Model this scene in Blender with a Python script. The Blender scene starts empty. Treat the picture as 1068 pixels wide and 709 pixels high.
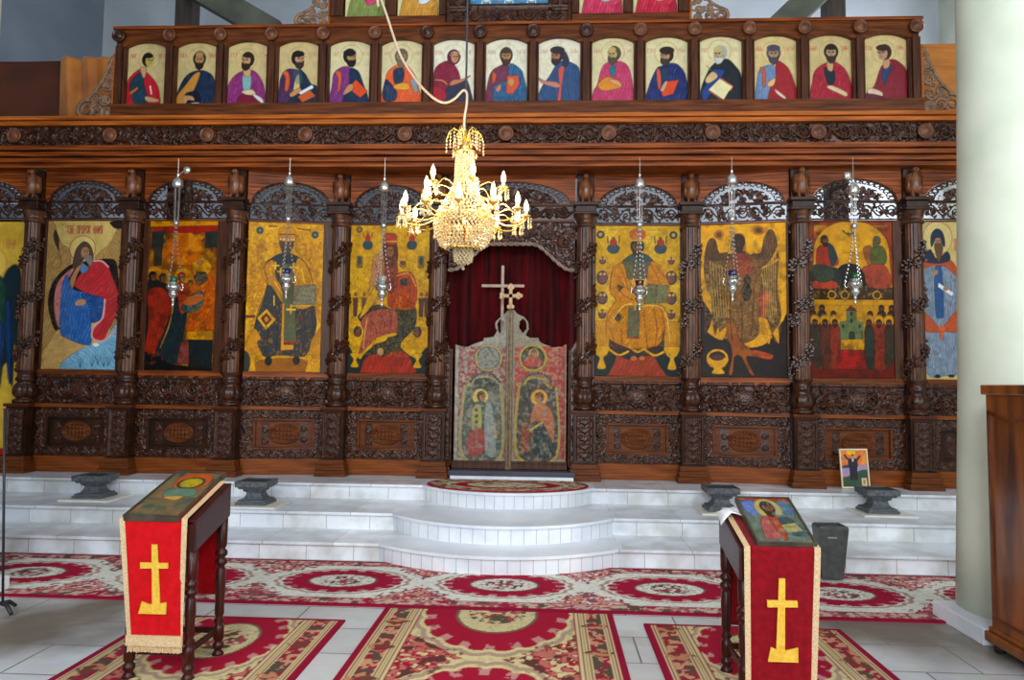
import bpy, math, random
import numpy as np
from mathutils import Vector, Matrix
random.seed(4); rng = np.random.default_rng(7)
PI = math.pi
scene = bpy.context.scene
COL = scene.collection
# ---------------------------------------------------------------- camera
F_PX, IW, IH = 750.0, 1068.0, 709.0
EYE = Vector((0, 0, 1.55))
YAW, PITCH, ROLL = math.radians(2.9), math.radians(3.55), math.radians(.72)
RM = Matrix.Rotation(YAW, 3, 'Z') @ Matrix.Rotation(PI/2+PITCH, 3, 'X') @ Matrix.Rotation(ROLL, 3, 'Z')
cam = bpy.data.cameras.new('camera'); cam.sensor_width = 36; cam.lens = F_PX/IW*36; cam.clip_end = 200
co = bpy.data.objects.new('camera', cam); COL.objects.link(co)
co.matrix_world = Matrix.Translation(EYE) @ RM.to_4x4(); scene.camera = co
def ray(px, py): return RM @ Vector(((px-IW/2)/F_PX, -(py-IH/2)/F_PX, -1))
def atY(px, py, Y): d = ray(px, py); return EYE + d*(Y/d.y)
def atZ(px, py, Z): d = ray(px, py); return EYE + d*((Z-EYE.z)/d.z)
# ---------------------------------------------------------------- colour + materials
def s2l(c): return tuple((x/12.92 if x <= .04045 else ((x+.055)/1.055)**2.4) for x in c)
def rgb(r, g, b): return s2l((r/255, g/255, b/255))
def hx(h): return np.array(s2l(tuple(int(h[i:i+2], 16)/255 for i in (0, 2, 4))))
MATS = {}
def mat(name, c1, c2=None, rough=.5, metal=0., scale=6., stretch=(1, 1, 1), bump=0., detail=4, spec=.5, coat=0., lo=.35, hi=.65, emit=None, estr=0, trans=0., coords='Object', sheen=0):
    if name in MATS: return MATS[name]
    m = bpy.data.materials.new(name); m.use_nodes = True; nt = m.node_tree; N = nt.nodes; L = nt.links
    b = N['Principled BSDF']
    b.inputs['Roughness'].default_value = rough; b.inputs['Metallic'].default_value = metal
    b.inputs['Specular IOR Level'].default_value = spec; b.inputs['Coat Weight'].default_value = coat
    b.inputs['Coat Roughness'].default_value = .12
    b.inputs['Transmission Weight'].default_value = trans
    b.inputs['Sheen Weight'].default_value = sheen
    tc = N.new('ShaderNodeTexCoord'); mp = N.new('ShaderNodeMapping'); mp.inputs['Scale'].default_value = stretch
    L.new(tc.outputs[coords], mp.inputs['Vector'])
    no = N.new('ShaderNodeTexNoise'); no.inputs['Scale'].default_value = scale; no.inputs['Detail'].default_value = detail
    L.new(mp.outputs[0], no.inputs['Vector'])
    cr = N.new('ShaderNodeValToRGB'); cr.color_ramp.elements[0].position = lo; cr.color_ramp.elements[1].position = hi
    cr.color_ramp.elements[0].color = (*c1, 1); cr.color_ramp.elements[1].color = (*(c2 or c1), 1)
    L.new(no.outputs[0], cr.inputs[0]); L.new(cr.outputs[0], b.inputs['Base Color'])
    if bump:
        bp = N.new('ShaderNodeBump'); bp.inputs['Strength'].default_value = bump; bp.inputs['Distance'].default_value = .01
        L.new(no.outputs[0], bp.inputs['Height']); L.new(bp.outputs[0], b.inputs['Normal'])
    if emit: b.inputs['Emission Color'].default_value = (*emit, 1); b.inputs['Emission Strength'].default_value = estr
    MATS[name] = m; return m
def paintmat(name, rough=.45, coat=0., spec=.5, bump=0.):
    m = bpy.data.materials.new(name); m.use_nodes = True; nt = m.node_tree; N = nt.nodes; L = nt.links
    b = N['Principled BSDF']; b.inputs['Roughness'].default_value = rough; b.inputs['Coat Weight'].default_value = coat; b.inputs['Coat Roughness'].default_value = .2
    b.inputs['Specular IOR Level'].default_value = spec
    a = N.new('ShaderNodeVertexColor'); a.layer_name = 'paint'; L.new(a.outputs[0], b.inputs['Base Color'])
    if bump:
        tc = N.new('ShaderNodeTexCoord'); no = N.new('ShaderNodeTexNoise'); no.inputs['Scale'].default_value = 260
        L.new(tc.outputs['Object'], no.inputs['Vector'])
        bp = N.new('ShaderNodeBump'); bp.inputs['Strength'].default_value = bump; bp.inputs['Distance'].default_value = .004
        L.new(no.outputs[0], bp.inputs['Height']); L.new(bp.outputs[0], b.inputs['Normal'])
    return m
M_ICON = paintmat('painted_icon', .36, spec=.12); M_NEWICON = paintmat('new_painted_icon', .4, spec=.25); M_RUG = paintmat('woven_rug', .95, spec=.1, bump=.5)
M_DOOR = paintmat('painted_door', .5, bump=.25, spec=.3)
W_DARK = mat('dark_walnut', rgb(31, 15, 7), rgb(62, 32, 16), .36, scale=9, bump=.15, spec=.25)
W_DARKC = mat('carved_dark_walnut', rgb(40, 19, 9), rgb(78, 40, 19), .27, scale=16, bump=.1, spec=.38)
W_MID = mat('brown_walnut', rgb(72, 33, 12), rgb(116, 60, 24), .4, scale=5, stretch=(.6, 1, 8), bump=.08, spec=.18)
W_MIDV = mat('brown_walnut_upright', rgb(54, 27, 14), rgb(88, 48, 25), .38, scale=5, stretch=(8, 1, .6), bump=.08, spec=.22)
W_LIGHT = mat('orange_pine', rgb(142, 68, 18), rgb(196, 108, 38), .42, scale=3, stretch=(.7, 1, 12), bump=.05, spec=.2)
W_RED = mat('red_brown_board', rgb(84, 34, 8), rgb(162, 80, 24), .42, scale=3.4, stretch=(.5, 1, 14), bump=.08, spec=.2)
W_SHAFT = mat('fluted_walnut', rgb(58, 31, 17), rgb(108, 66, 42), .3, scale=14, stretch=(1, 1, .3), bump=.1, spec=.38)
W_BASE = mat('brown_pine', rgb(96, 44, 13), rgb(146, 76, 28), .42, scale=3, stretch=(.7, 1, 12), bump=.05, spec=.2)
W_ROS = mat('rosette_walnut', rgb(84, 46, 26), rgb(122, 70, 40), .36, scale=14, spec=.35)
W_SCROLL = mat('carved_scroll_wood', rgb(104, 76, 56), rgb(148, 112, 84), .45, scale=14)
W_EAGLE = mat('carved_eagle_wood', rgb(92, 52, 30), rgb(140, 84, 50), .32, scale=12, coat=.2)
GREYW = mat('grey_weathered_wood', rgb(98, 86, 72), rgb(142, 126, 106), .5, scale=18)
MARBLE = mat('white_marble', rgb(212, 217, 226), rgb(236, 238, 242), .3, scale=2.5, detail=6)
SLATE = mat('grey_slate_stone', rgb(66, 70, 74), rgb(98, 102, 106), .6, scale=30, bump=.2)
SILVER = mat('polished_silver', rgb(210, 205, 198), rgb(232, 228, 220), .22, metal=.9)
CHAIN = mat('silver_chain', rgb(175, 170, 165), rgb(200, 196, 190), .35, metal=.7)
BRASS = mat('gold_brass', rgb(232, 184, 84), rgb(246, 206, 110), .22, metal=.9)
CRYSTAL = mat('cut_crystal', rgb(255, 226, 170), rgb(255, 238, 200), .08, trans=.6, spec=.8)
BULB = mat('glowing_bulb', rgb(255, 240, 200), rgb(255, 240, 200), .3, emit=rgb(255, 208, 130), estr=30)
IVORY = mat('ivory_candle_tube', rgb(240, 225, 190), rgb(248, 238, 210), .4)
REDC = mat('red_cloth', rgb(178, 6, 14), rgb(194, 10, 20), .85, scale=30, sheen=.1, bump=.1, spec=.1)
REDC2 = mat('deep_red_cloth', rgb(112, 5, 16), rgb(132, 8, 22), .85, scale=30, sheen=.1, bump=.1, spec=.1)
GOLDC = mat('gold_cloth', rgb(206, 158, 38), rgb(224, 180, 60), .55, scale=60, bump=.3)
BRAID = mat('cream_gold_braid', rgb(186, 152, 110), rgb(214, 186, 146), .6, scale=120, bump=.4)
MAHOG = mat('mahogany', rgb(40, 11, 8), rgb(64, 20, 13), .34, scale=10, stretch=(6, 6, .6), spec=.3)
WHITEC = mat('white_cloth', rgb(226, 226, 232), rgb(238, 238, 242), .8)
IRON = mat('dark_iron', rgb(34, 36, 40), rgb(48, 50, 54), .5, metal=.4)
# ---------------------------------------------------------------- mesh builder
class MB:
    def __init__(s): s.v = []; s.f = []
    def add(s, vs, fs):
        k = len(s.v); s.v += [tuple(v) for v in vs]; s.f += [tuple(i+k for i in f) for f in fs]; return s
    def box(s, x0, x1, y0, y1, z0, z1):
        return s.add([(x, y, z) for z in (z0, z1) for y in (y0, y1) for x in (x0, x1)],
                     [(0, 2, 3, 1), (4, 5, 7, 6), (0, 1, 5, 4), (2, 6, 7, 3), (0, 4, 6, 2), (1, 3, 7, 5)])
    def prism(s, pts, y0, y1):          # pts (x,z) extruded along y
        n = len(pts)
        a = sum(pts[i][0]*pts[(i+1) % n][1]-pts[(i+1) % n][0]*pts[i][1] for i in range(n))
        if a < 0: pts = pts[::-1]
        return s.add([(x, y0, z) for x, z in pts]+[(x, y1, z) for x, z in pts],
                     [tuple(range(n)), tuple(range(2*n-1, n-1, -1))]+[(i, i+n, (i+1) % n+n, (i+1) % n) for i in range(n)])
    def zprism(s, pts, z0, z1):         # pts (x,y) extruded along z
        n = len(pts)
        a = sum(pts[i][0]*pts[(i+1) % n][1]-pts[(i+1) % n][0]*pts[i][1] for i in range(n))
        if a < 0: pts = pts[::-1]
        return s.add([(x, y, z0) for x, y in pts]+[(x, y, z1) for x, y in pts],
                     [tuple(range(n-1, -1, -1)), tuple(range(n, 2*n))]+[(i, (i+1) % n, (i+1) % n+n, i+n) for i in range(n)])
    def tube(s, path, r, n=8, cap=True):
        P = [Vector(p) for p in path]; R = r if hasattr(r, '__len__') else [r]*len(P)
        vs = []; fs = []; up = None
        for i, p in enumerate(P):
            t = (P[min(i+1, len(P)-1)]-P[max(i-1, 0)])
            t = t.normalized() if t.length > 1e-9 else Vector((0, 0, 1))
            if up is None: up = Vector((0, 1, 0)) if abs(t.y) < .9 else Vector((1, 0, 0))
            a = t.cross(up)
            if a.length < 1e-6: a = t.cross(Vector((1, 0, .1)))
            a.normalize(); b = a.cross(t).normalized(); up = b
            for k in range(n):
                q = 2*PI*k/n; vs.append(p+a*(R[i]*math.cos(q))+b*(R[i]*math.sin(q)))
        for i in range(len(P)-1):
            for k in range(n):
                fs.append((i*n+k, i*n+(k+1) % n, (i+1)*n+(k+1) % n, (i+1)*n+k))
        if cap: fs += [tuple(range(n-1, -1, -1)), tuple(range((len(P)-1)*n, len(P)*n))]
        return s.add(vs, fs)
    def lathe(s, prof, c=(0, 0, 0), n=16, sx=1, sy=1, rot=0):    # prof [(r,z)]
        vs = []; fs = []
        for r, z in prof:
            for k in range(n):
                q = 2*PI*(k+.5)/n+rot; vs.append((c[0]+r*math.cos(q)*sx, c[1]+r*math.sin(q)*sy, c[2]+z))
        m = len(prof)
        for i in range(m-1):
            for k in range(n): fs.append((i*n+k, i*n+(k+1) % n, (i+1)*n+(k+1) % n, (i+1)*n+k))
        fs += [tuple(range(n-1, -1, -1)), tuple(range((m-1)*n, m*n))]
        return s.add(vs, fs)
    def square(s, prof, c, sx=1, sy=1):  # square-section loft: half width r
        return s.lathe([(r*math.sqrt(2), z) for r, z in prof], c, 4, sx, sy)
    def ball(s, c, rx, ry=None, rz=None, n=10, m=6):
        ry = ry or rx; rz = rz or rx
        prof = [(math.sin(PI*(i+.02)/(m+.04)), -math.cos(PI*(i+.02)/(m+.04))*rz) for i in range(m+1)]
        vs = []; fs = []
        for r, z in prof:
            for k in range(n):
                q = 2*PI*k/n; vs.append((c[0]+r*math.cos(q)*rx, c[1]+r*math.sin(q)*ry, c[2]+z))
        for i in range(m):
            for k in range(n): fs.append((i*n+k, i*n+(k+1) % n, (i+1)*n+(k+1) % n, (i+1)*n+k))
        fs += [tuple(range(n-1, -1, -1)), tuple(range(m*n, (m+1)*n))]
        return s.add(vs, fs)
    def octa(s, c, r, h):
        x, y, z = c
        return s.add([(x+r, y, z), (x, y+r, z), (x-r, y, z), (x, y-r, z), (x, y, z+h), (x, y, z-h)],
                     [(0, 1, 4), (1, 2, 4), (2, 3, 4), (3, 0, 4), (1, 0, 5), (2, 1, 5), (3, 2, 5), (0, 3, 5)])
    def build(s, name, m, parent=None, smooth=False, org=None, bevel=0):
        me = bpy.data.meshes.new(name)
        if parent is None and org is None:
            V = np.array(s.v); org = ((V[:, 0].min()+V[:, 0].max())/2, (V[:, 1].min()+V[:, 1].max())/2, V[:, 2].min())
        org = org or (0, 0, 0)
        me.from_pydata([(a-org[0], b-org[1], c-org[2]) for a, b, c in s.v], [], s.f); me.update()
        me.materials.append(m)
        if smooth: me.polygons.foreach_set('use_smooth', [True]*len(me.polygons))
        o = bpy.data.objects.new(name, me); COL.objects.link(o); o.location = org
        if parent: o.parent = parent
        if bevel:
            b = o.modifiers.new('bevel', 'BEVEL'); b.width = bevel; b.segments = 2; b.limit_method = 'ANGLE'
        return o
def thing(name, label, cat, loc=(0, 0, 0), rz=0, group=None):
    o = bpy.data.objects.new(name, None); COL.objects.link(o); o.empty_display_size = .1
    o.location = loc; o.rotation_euler = (0, 0, rz); o['label'] = label; o['category'] = cat
    if group: o['group'] = group
    return o
def tag(o, label, cat, group=None):
    o['label'] = label; o['category'] = cat
    if group: o['group'] = group
    return o
def struct(o, label=None):
    o['kind'] = 'structure'
    if label: o['label'] = label
    return o
def dup(root, loc, rz=0, label=None, group=None):
    r = root.copy(); COL.objects.link(r); r.location = loc; r.rotation_euler = (0, 0, rz)
    if label: r['label'] = label
    if group: r['group'] = group
    def rec(a, b):
        for ch in a.children:
            c = ch.copy(); COL.objects.link(c); c.parent = b; rec(ch, c)
    rec(root, r)
    return r
# grid sheet in local x (0..w) z (0..h), facing -y;  arrays indexed [row z up][col x]
def sheet(name, x0, x1, z0, z1, Y, m, parent, H=None, depth=0., mask=None, C=None, shape=None, thick=0., horiz=False, smooth=True, org=(0, 0, 0), warp=None):
    if shape is None: shape = (H if H is not None else C[..., 0]).shape
    nz, nx = shape
    xs = np.linspace(x0, x1, nx); zs = np.linspace(z0, z1, nz)
    X, Z = np.meshgrid(xs, zs)
    Yy = np.full_like(X, Y) if H is None else Y-H*depth
    if horiz: V = np.stack([X, Z, (np.full_like(X, Y) if H is None else Y+H*depth)], -1).reshape(-1, 3)
    else: V = np.stack([X, Yy, Z], -1).reshape(-1, 3)
    if warp: V = warp(V)
    V = V-np.array(org)
    idx = np.arange(nz*nx).reshape(nz, nx)
    f = np.stack([idx[:-1, :-1], idx[:-1, 1:], idx[1:, 1:], idx[1:, :-1]], -1).reshape(-1, 4)
    if mask is not None:
        mk = (mask[:-1, :-1] & mask[:-1, 1:] & mask[1:, 1:] & mask[1:, :-1]).reshape(-1)
        f = f[mk]
        used = np.zeros(nz*nx, bool); used[f.reshape(-1)] = True
        rem = np.cumsum(used)-1; f = rem[f]; V = V[used]
    else: used = None
    me = bpy.data.meshes.new(name)
    me.vertices.add(len(V)); me.vertices.foreach_set('co', V.reshape(-1).astype(np.float32))
    n = len(f); me.loops.add(n*4); me.loops.foreach_set('vertex_index', f.reshape(-1).astype(np.int32))
    me.polygons.add(n); me.polygons.foreach_set('loop_start', (np.arange(n)*4).astype(np.int32))
    me.polygons.foreach_set('loop_total', np.full(n, 4, np.int32))
    me.polygons.foreach_set('use_smooth', [smooth]*n)
    me.update(calc_edges=True); me.validate()
    if C is not None:
        ca = me.color_attributes.new('paint', 'FLOAT_COLOR', 'POINT')
        cc = np.ones((nz*nx, 4), np.float32); cc[:, :3] = C.reshape(-1, 3)
        if used is not None: cc = cc[used]
        ca.data.foreach_set('color', cc.reshape(-1))
    me.materials.append(m)
    o = bpy.data.objects.new(name, me); COL.objects.link(o); o.location = org
    if parent: o.parent = parent
    if thick:
        s = o.modifiers.new('thickness', 'SOLIDIFY'); s.thickness = thick; s.offset = -1
    return o
# ---------------------------------------------------------------- painter
def smooth_pts(P, k=5, closed=True):
    P = np.array(P, float); n = len(P); out = []
    for i in range(n if closed else n-1):
        a, b, c, d = (P[(i-1) % n], P[i], P[(i+1) % n], P[(i+2) % n]) if closed else (P[max(i-1, 0)], P[i], P[i+1], P[min(i+2, n-1)])
        for t in np.arange(k)/k:
            out.append(.5*((2*b)+(-a+c)*t+(2*a-5*b+4*c-d)*t*t+(-a+3*b-3*c+d)*t**3))
    if not closed: out.append(P[-1])
    return np.array(out)
def vnoise(ny, nx, cell, r=None, octv=3):
    r = r or rng; tot = np.zeros((ny, nx)); amp = 1; s = 0
    for o in range(octv):
        c = max(cell/(2**o), 1.0); gy, gx = int(ny/c)+3, int(nx/c)+3
        g = r.random((gy, gx)); y = np.arange(ny)/c; x = np.arange(nx)/c
        yi = y.astype(int); xi = x.astype(int); fy = (y-yi)[:, None]; fx = (x-xi)[None, :]
        fy = fy*fy*(3-2*fy); fx = fx*fx*(3-2*fx)
        v = (g[yi][:, xi]*(1-fy)*(1-fx)+g[yi+1][:, xi]*fy*(1-fx)+g[yi][:, xi+1]*(1-fy)*fx+g[yi+1][:, xi+1]*fy*fx)
        tot += v*amp; s += amp; amp *= .5
    return tot/s
class Paint:
    SS = 2; sat = 1.1; gam = 1.1; grain = .24
    def __init__(s, x0, y0, x1, y1, nx, bg='c8a040'):
        s.x0, s.y0, s.x1, s.y1 = x0, y0, x1, y1
        s.k = nx*s.SS/(x1-x0); s.nx = nx*s.SS; s.ny = int(round((y1-y0)*s.k/s.SS))*s.SS
        s.A = np.zeros((s.ny, s.nx, 3)); s.A[:] = hx(bg)
    def T(s, P): return (np.array(P, float)-np.array([s.x0, s.y0]))*s.k
    def fillmask(s, P, closed=True):
        P = s.T(P); a = np.floor(P.min(0)).astype(int)-1; b = np.ceil(P.max(0)).astype(int)+2
        xa, ya = max(a[0], 0), max(a[1], 0); xb, yb = min(b[0], s.nx), min(b[1], s.ny)
        if xb <= xa or yb <= ya: return None
        X, Y = np.meshgrid(np.arange(xa, xb)+.5, np.arange(ya, yb)+.5); ins = np.zeros(X.shape, bool)
        n = len(P)
        for i in range(n):
            x1, y1 = P[i]; x2, y2 = P[(i+1) % n]
            if y1 == y2: continue
            c = ((y1 > Y) != (y2 > Y)) & (X < (x2-x1)*(Y-y1)/(y2-y1)+x1); ins ^= c
        return (slice(ya, yb), slice(xa, xb)), ins
    def poly(s, col, P, sm=True, folds=None, fc=None, alpha=1., seed=0, ol=True):
        Q = smooth_pts(P) if sm else np.array(P, float)
        r = s.fillmask(Q)
        if r is None: return
        sl, ins = r; c = hx(col); reg = s.A[sl]
        reg[ins] = reg[ins]*(1-alpha)+c*alpha
        if folds:       # painted drapery: streaks of lighter/darker pigment running along an angle
            ang, per, amt = folds; per = per*.62; th = math.radians(ang)
            yy, xx = np.mgrid[sl[0].start:sl[0].stop, sl[1].start:sl[1].stop]/s.k
            u = xx*math.cos(th)+yy*math.sin(th); w = -xx*math.sin(th)+yy*math.cos(th)
            nn = vnoise(xx.shape[0], xx.shape[1], max(per*s.k*3, 4), np.random.default_rng(len(P)*7+int(per)), 2); ph = (nn-.5)*14
            f = np.sin(u/per*2*PI+ph)+.5*np.sin(u/per*4.7*PI+ph*1.7+1)
            br = np.clip(vnoise(f.shape[0], f.shape[1], max(per*s.k*1.4, 3), np.random.default_rng(int(abs(ang))+len(P)), 2)*3.2-1.1, 0, 1)
            hi = (np.clip(f-.5, 0, .8)*br)[..., None]*amt*1.15; lo = (np.clip(-f-.55, 0, 1)*(1.1-br))[..., None]*amt
            hc = hx(fc) if fc else np.minimum(c*2.2+.05, 1)
            new = reg*(1-hi)+hc*hi; new = new*(1-lo*.8)
            reg[ins] = new[ins]
        s.A[sl] = reg
        if ol and alpha == 1.:
            k = s.A.shape[1]/2/s.nx*2; q = tuple(int(min(255, 255*(v if v < .0031308 else 1.055*v**(1/2.4)-.055))) for v in c*.22)
            s.line('%02x%02x%02x' % q, 1.7/s.k, np.vstack([Q, Q[:1]]), False, alpha=.75)
    def ell(s, col, cx, cy, rx, ry=None, alpha=1., rot=0):
        ry = ry or rx; t = np.linspace(0, 2*PI, 28, endpoint=False); q = math.radians(rot)
        x = rx*np.cos(t); y = ry*np.sin(t)
        s.poly(col, np.stack([cx+x*math.cos(q)-y*math.sin(q), cy+x*math.sin(q)+y*math.cos(q)], 1), False, alpha=alpha, ol=False)
    def ring(s, col, cx, cy, rx, ry=None, w=1.5):
        ry = ry or rx; t = np.linspace(0, 2*PI, 40)
        s.line(col, w, np.stack([cx+rx*np.cos(t), cy+ry*np.sin(t)], 1), sm=False)
    def line(s, col, w, P, sm=True, alpha=1.):
        Q = smooth_pts(P, 4, False) if sm and len(P) > 2 else np.array(P, float)
        c = hx(col)
        for a, b in zip(Q[:-1], Q[1:]):
            a2, b2 = s.T([a, b]); r = max(w*s.k/2, .55)
            xa, ya = np.floor(np.minimum(a2, b2)-r-1).astype(int); xb, yb = np.ceil(np.maximum(a2, b2)+r+2).astype(int)
            xa, ya = max(xa, 0), max(ya, 0); xb, yb = min(xb, s.nx), min(yb, s.ny)
            if xb <= xa or yb <= ya: continue
            X, Y = np.meshgrid(np.arange(xa, xb)+.5, np.arange(ya, yb)+.5)
            d = b2-a2; L = max((d**2).sum(), 1e-9)
            t = np.clip(((X-a2[0])*d[0]+(Y-a2[1])*d[1])/L, 0, 1)
            m = (X-a2[0]-t*d[0])**2+(Y-a2[1]-t*d[1])**2 <= r*r
            reg = s.A[ya:yb, xa:xb]; reg[m] = reg[m]*(1-alpha)+c*alpha
    def mottle(s, col, amt, cell, thr=.5, box=None, seed=1, octv=3):
        r = np.random.default_rng(seed); n = vnoise(s.ny, s.nx, cell*s.k, r, octv)
        a = np.clip((n-thr)*6, 0, 1)[..., None]*amt
        if box is not None:
            x0, y0 = s.T([box[0], box[1]]).astype(int); x1, y1 = s.T([box[2], box[3]]).astype(int)
            mk = np.zeros((s.ny, s.nx, 1)); mk[max(y0, 0):y1, max(x0, 0):x1] = 1; a = a*mk
        s.A = s.A*(1-a)+hx(col)*a
    def engrave(s, col, cell, wd=.03, amt=.7, box=None, seed=1):   # fine curling incised lines
        n = vnoise(s.ny, s.nx, cell*s.k, np.random.default_rng(seed), 2); a = 0
        for lv in (.35, .45, .55, .65): a = np.maximum(a, np.clip(1.4-np.abs(n-lv)/wd, 0, 1))
        a = a[..., None]*amt
        if box is not None:
            x0, y0 = s.T([box[0], box[1]]).astype(int); x1, y1 = s.T([box[2], box[3]]).astype(int)
            mk = np.zeros((s.ny, s.nx, 1)); mk[max(y0, 0):y1, max(x0, 0):x1] = 1; a = a*mk
        s.A = s.A*(1-a)+hx(col)*a
    def scrawl(s, col, x, y, w, h, n, lw=1.2, seed=3):    # illegible little strokes
        r = random.Random(seed)
        for i in range(n):
            cx = x+w*(i+.2)/n; cw = w/n*.6
            s.line(col, lw, [(cx, y), (cx, y+h)], False)
            k = r.randint(0, 3)
            if k != 1: s.line(col, lw, [(cx, y+(0 if k == 0 else h*.5)), (cx+cw, y+(0 if k == 0 else h*.5))], False)
            if k > 0: s.line(col, lw, [(cx+cw, y+(h*.5 if k == 2 else 0)), (cx+cw, y+h)], False)
    def out(s):
        A = s.A.reshape(s.ny//2, 2, s.nx//2, 2, 3).mean((1, 3))
        r9 = np.random.default_rng(int(s.x1)); g = (vnoise(A.shape[0], A.shape[1], 2.2, r9, 1)-.5)*.9+(vnoise(A.shape[0], A.shape[1], 9, r9, 2)-.5)*1.3; A = A*(1+s.grain*g[..., None])
        L = (A*np.array([.2126, .7152, .0722])).sum(-1, keepdims=True); A = np.clip(L+(A-L)*s.sat, 0, 1)**s.gam
        return A[::-1].copy()
STROKE = {'С': [[(1, 0), (.3, 0), (0, .3), (0, .7), (.3, 1), (1, 1)]], 'В': [[(0, 0), (0, 1), (.8, 1), (1, .75), (.8, .5), (0, .5)], [(0, 0), (.7, 0), (.9, .25), (.7, .5)]],
 'Е': [[(1, 0), (0, 0), (0, 1), (1, 1)], [(0, .5), (.8, .5)]], 'П': [[(0, 1), (0, 0), (1, 0), (1, 1)]], 'Р': [[(0, 1), (0, 0), (.8, 0), (1, .25), (.8, .5), (0, .5)]],
 'О': [[(.3, 0), (.8, 0), (1, .4), (1, .7), (.7, 1), (.2, 1), (0, .6), (0, .3), (.3, 0)]], 'К': [[(0, 0), (0, 1)], [(1, 0), (0, .5), (1, 1)]],
 'И': [[(0, 0), (0, 1), (1, 0), (1, 1)]], 'Л': [[(0, 1), (.5, 0), (1, 1)]], 'Я': [[(1, 1), (1, 0), (.2, 0), (0, .25), (.2, .5), (1, .5), (0, 1)]], ' ': []}
def write(p, txt, x, y, w, h, col, lw):
    cw = w/len(txt)
    for i, ch in enumerate(txt):
        for st in STROKE[ch]: p.line(col, lw, [(x+cw*(i+.12)+cw*.7*a, y+h*b) for a, b in st], False)
# ---------------------------------------------------------------- relief stamping (wood carving height maps)
class Relief:
    def __init__(s, w, h, res=.006):
        s.nx = max(int(w/res), 8); s.nz = max(int(h/res), 6); s.w, s.h = w, h; s.k = (s.nx-1)/w
        s.H = np.zeros((s.nz, s.nx))
    def dot(s, x, z, r, a=1.):
        cx, cz, R = x*s.k, z*s.k, r*s.k
        x0, x1 = max(int(cx-R), 0), min(int(cx+R)+2, s.nx); z0, z1 = max(int(cz-R), 0), min(int(cz+R)+2, s.nz)
        if x1 <= x0 or z1 <= z0: return
        X, Z = np.meshgrid(np.arange(x0, x1), np.arange(z0, z1)); d = ((X-cx)**2+(Z-cz)**2)/(R*R)
        v = np.where(d < 1, np.sqrt(np.clip(1-d, 0, 1))*a, 0); s.H[z0:z1, x0:x1] = np.maximum(s.H[z0:z1, x0:x1], v)
    def path(s, P, r0, r1=None, a=1., sm=True):
        r1 = r0 if r1 is None else r1
        Q = smooth_pts(P, 8, False) if sm and len(P) > 2 else np.array(P, float)
        D = np.concatenate([[0], np.cumsum(np.hypot(*np.diff(Q, axis=0).T))]); n = max(int(D[-1]*s.k/1.1), 2)
        for t in np.linspace(0, D[-1], n):
            r = r0+(r1-r0)*t/max(D[-1], 1e-9)
            s.dot(np.interp(t, D, Q[:, 0]), np.interp(t, D, Q[:, 1]), r, a)
    def spiral(s, cx, cz, R, turns=1.6, dirn=1, start=0., w=.012, a=1.):
        P = []
        for i in range(int(turns*12)+1):
            t = i/(turns*12); q = start+dirn*t*turns*2*PI; r = R*(1-.82*t); P.append((cx+r*math.cos(q), cz+r*math.sin(q)))
        s.path(P, w, w*.7, a, False); s.dot(P[-1][0], P[-1][1], w*1.5, a)
    def leaf(s, x, z, ang, L, w, a=.9):
        c, q = math.cos(ang), math.sin(ang)
        for k in (-1, -.45, .0, .45, 1):
            b = k*.75; P = [(x, z), (x+L*.5*math.cos(ang+b*.6), z+L*.5*math.sin(ang+b*.6)), (x+L*(1-.3*abs(k))*math.cos(ang+b), z+L*(1-.3*abs(k))*math.sin(ang+b))]
            s.path(P, w, w*.35, a)
    def vine(s, x0, x1, zc, amp, n, w=.012, seed=0, grapes=True):
        r = random.Random(seed); L = (x1-x0)/n
        P = [(x0+(x1-x0)*i/(n*8), zc+amp*.8*math.sin(PI*i/8)) for i in range(n*8+1)]
        s.path(P, w, w, .9)
        for i in range(n):
            sg = 1 if i % 2 == 0 else -1; cx = x0+(i+.5)*L
            s.spiral(cx, zc-sg*amp*.15, min(amp*.8, L*.38), 1.4, -sg, PI*.2*sg, w*.85)
            for k in range(4):
                s.leaf(cx+L*r.uniform(-.5, .5), zc+sg*amp*r.uniform(-1, -.2), r.uniform(0, 2*PI), amp*.55, w*.6)
            if grapes and i % 2 == 0:
                for a in range(3):
                    for b in range(3-a): s.dot(cx+L*.5+(b-(2-a)/2)*w*1.6, zc+amp*.5-a*w*1.5, w*.9)
        for k in range(n*3): s.leaf(r.uniform(x0, x1), zc+r.uniform(-amp, amp), r.uniform(0, 2*PI), amp*.45, w*.5, .7)
    def fill(s, n, L, w, seed=0, a=.75, x0=0, x1=None, z0=0, z1=None):
        r = random.Random(seed)
        for k in range(n):
            x, z = r.uniform(x0, x1 or s.w), r.uniform(z0, z1 or s.h)
            if k % 4 == 0: s.spiral(x, z, L*.45, 1.3, r.choice((-1, 1)), r.uniform(0, 6), w, a)
            else: s.leaf(x, z, r.uniform(0, 2*PI), L, w*.8, a*r.uniform(.6, 1))
    def edge(s, w, a=1., both=True):
        n = max(int(w*s.k), 1); s.H[:n] = np.maximum(s.H[:n], a); s.H[-n:] = np.maximum(s.H[-n:], a)
        if both: s.H[:, :n] = np.maximum(s.H[:, :n], a); s.H[:, -n:] = np.maximum(s.H[:, -n:], a)
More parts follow.
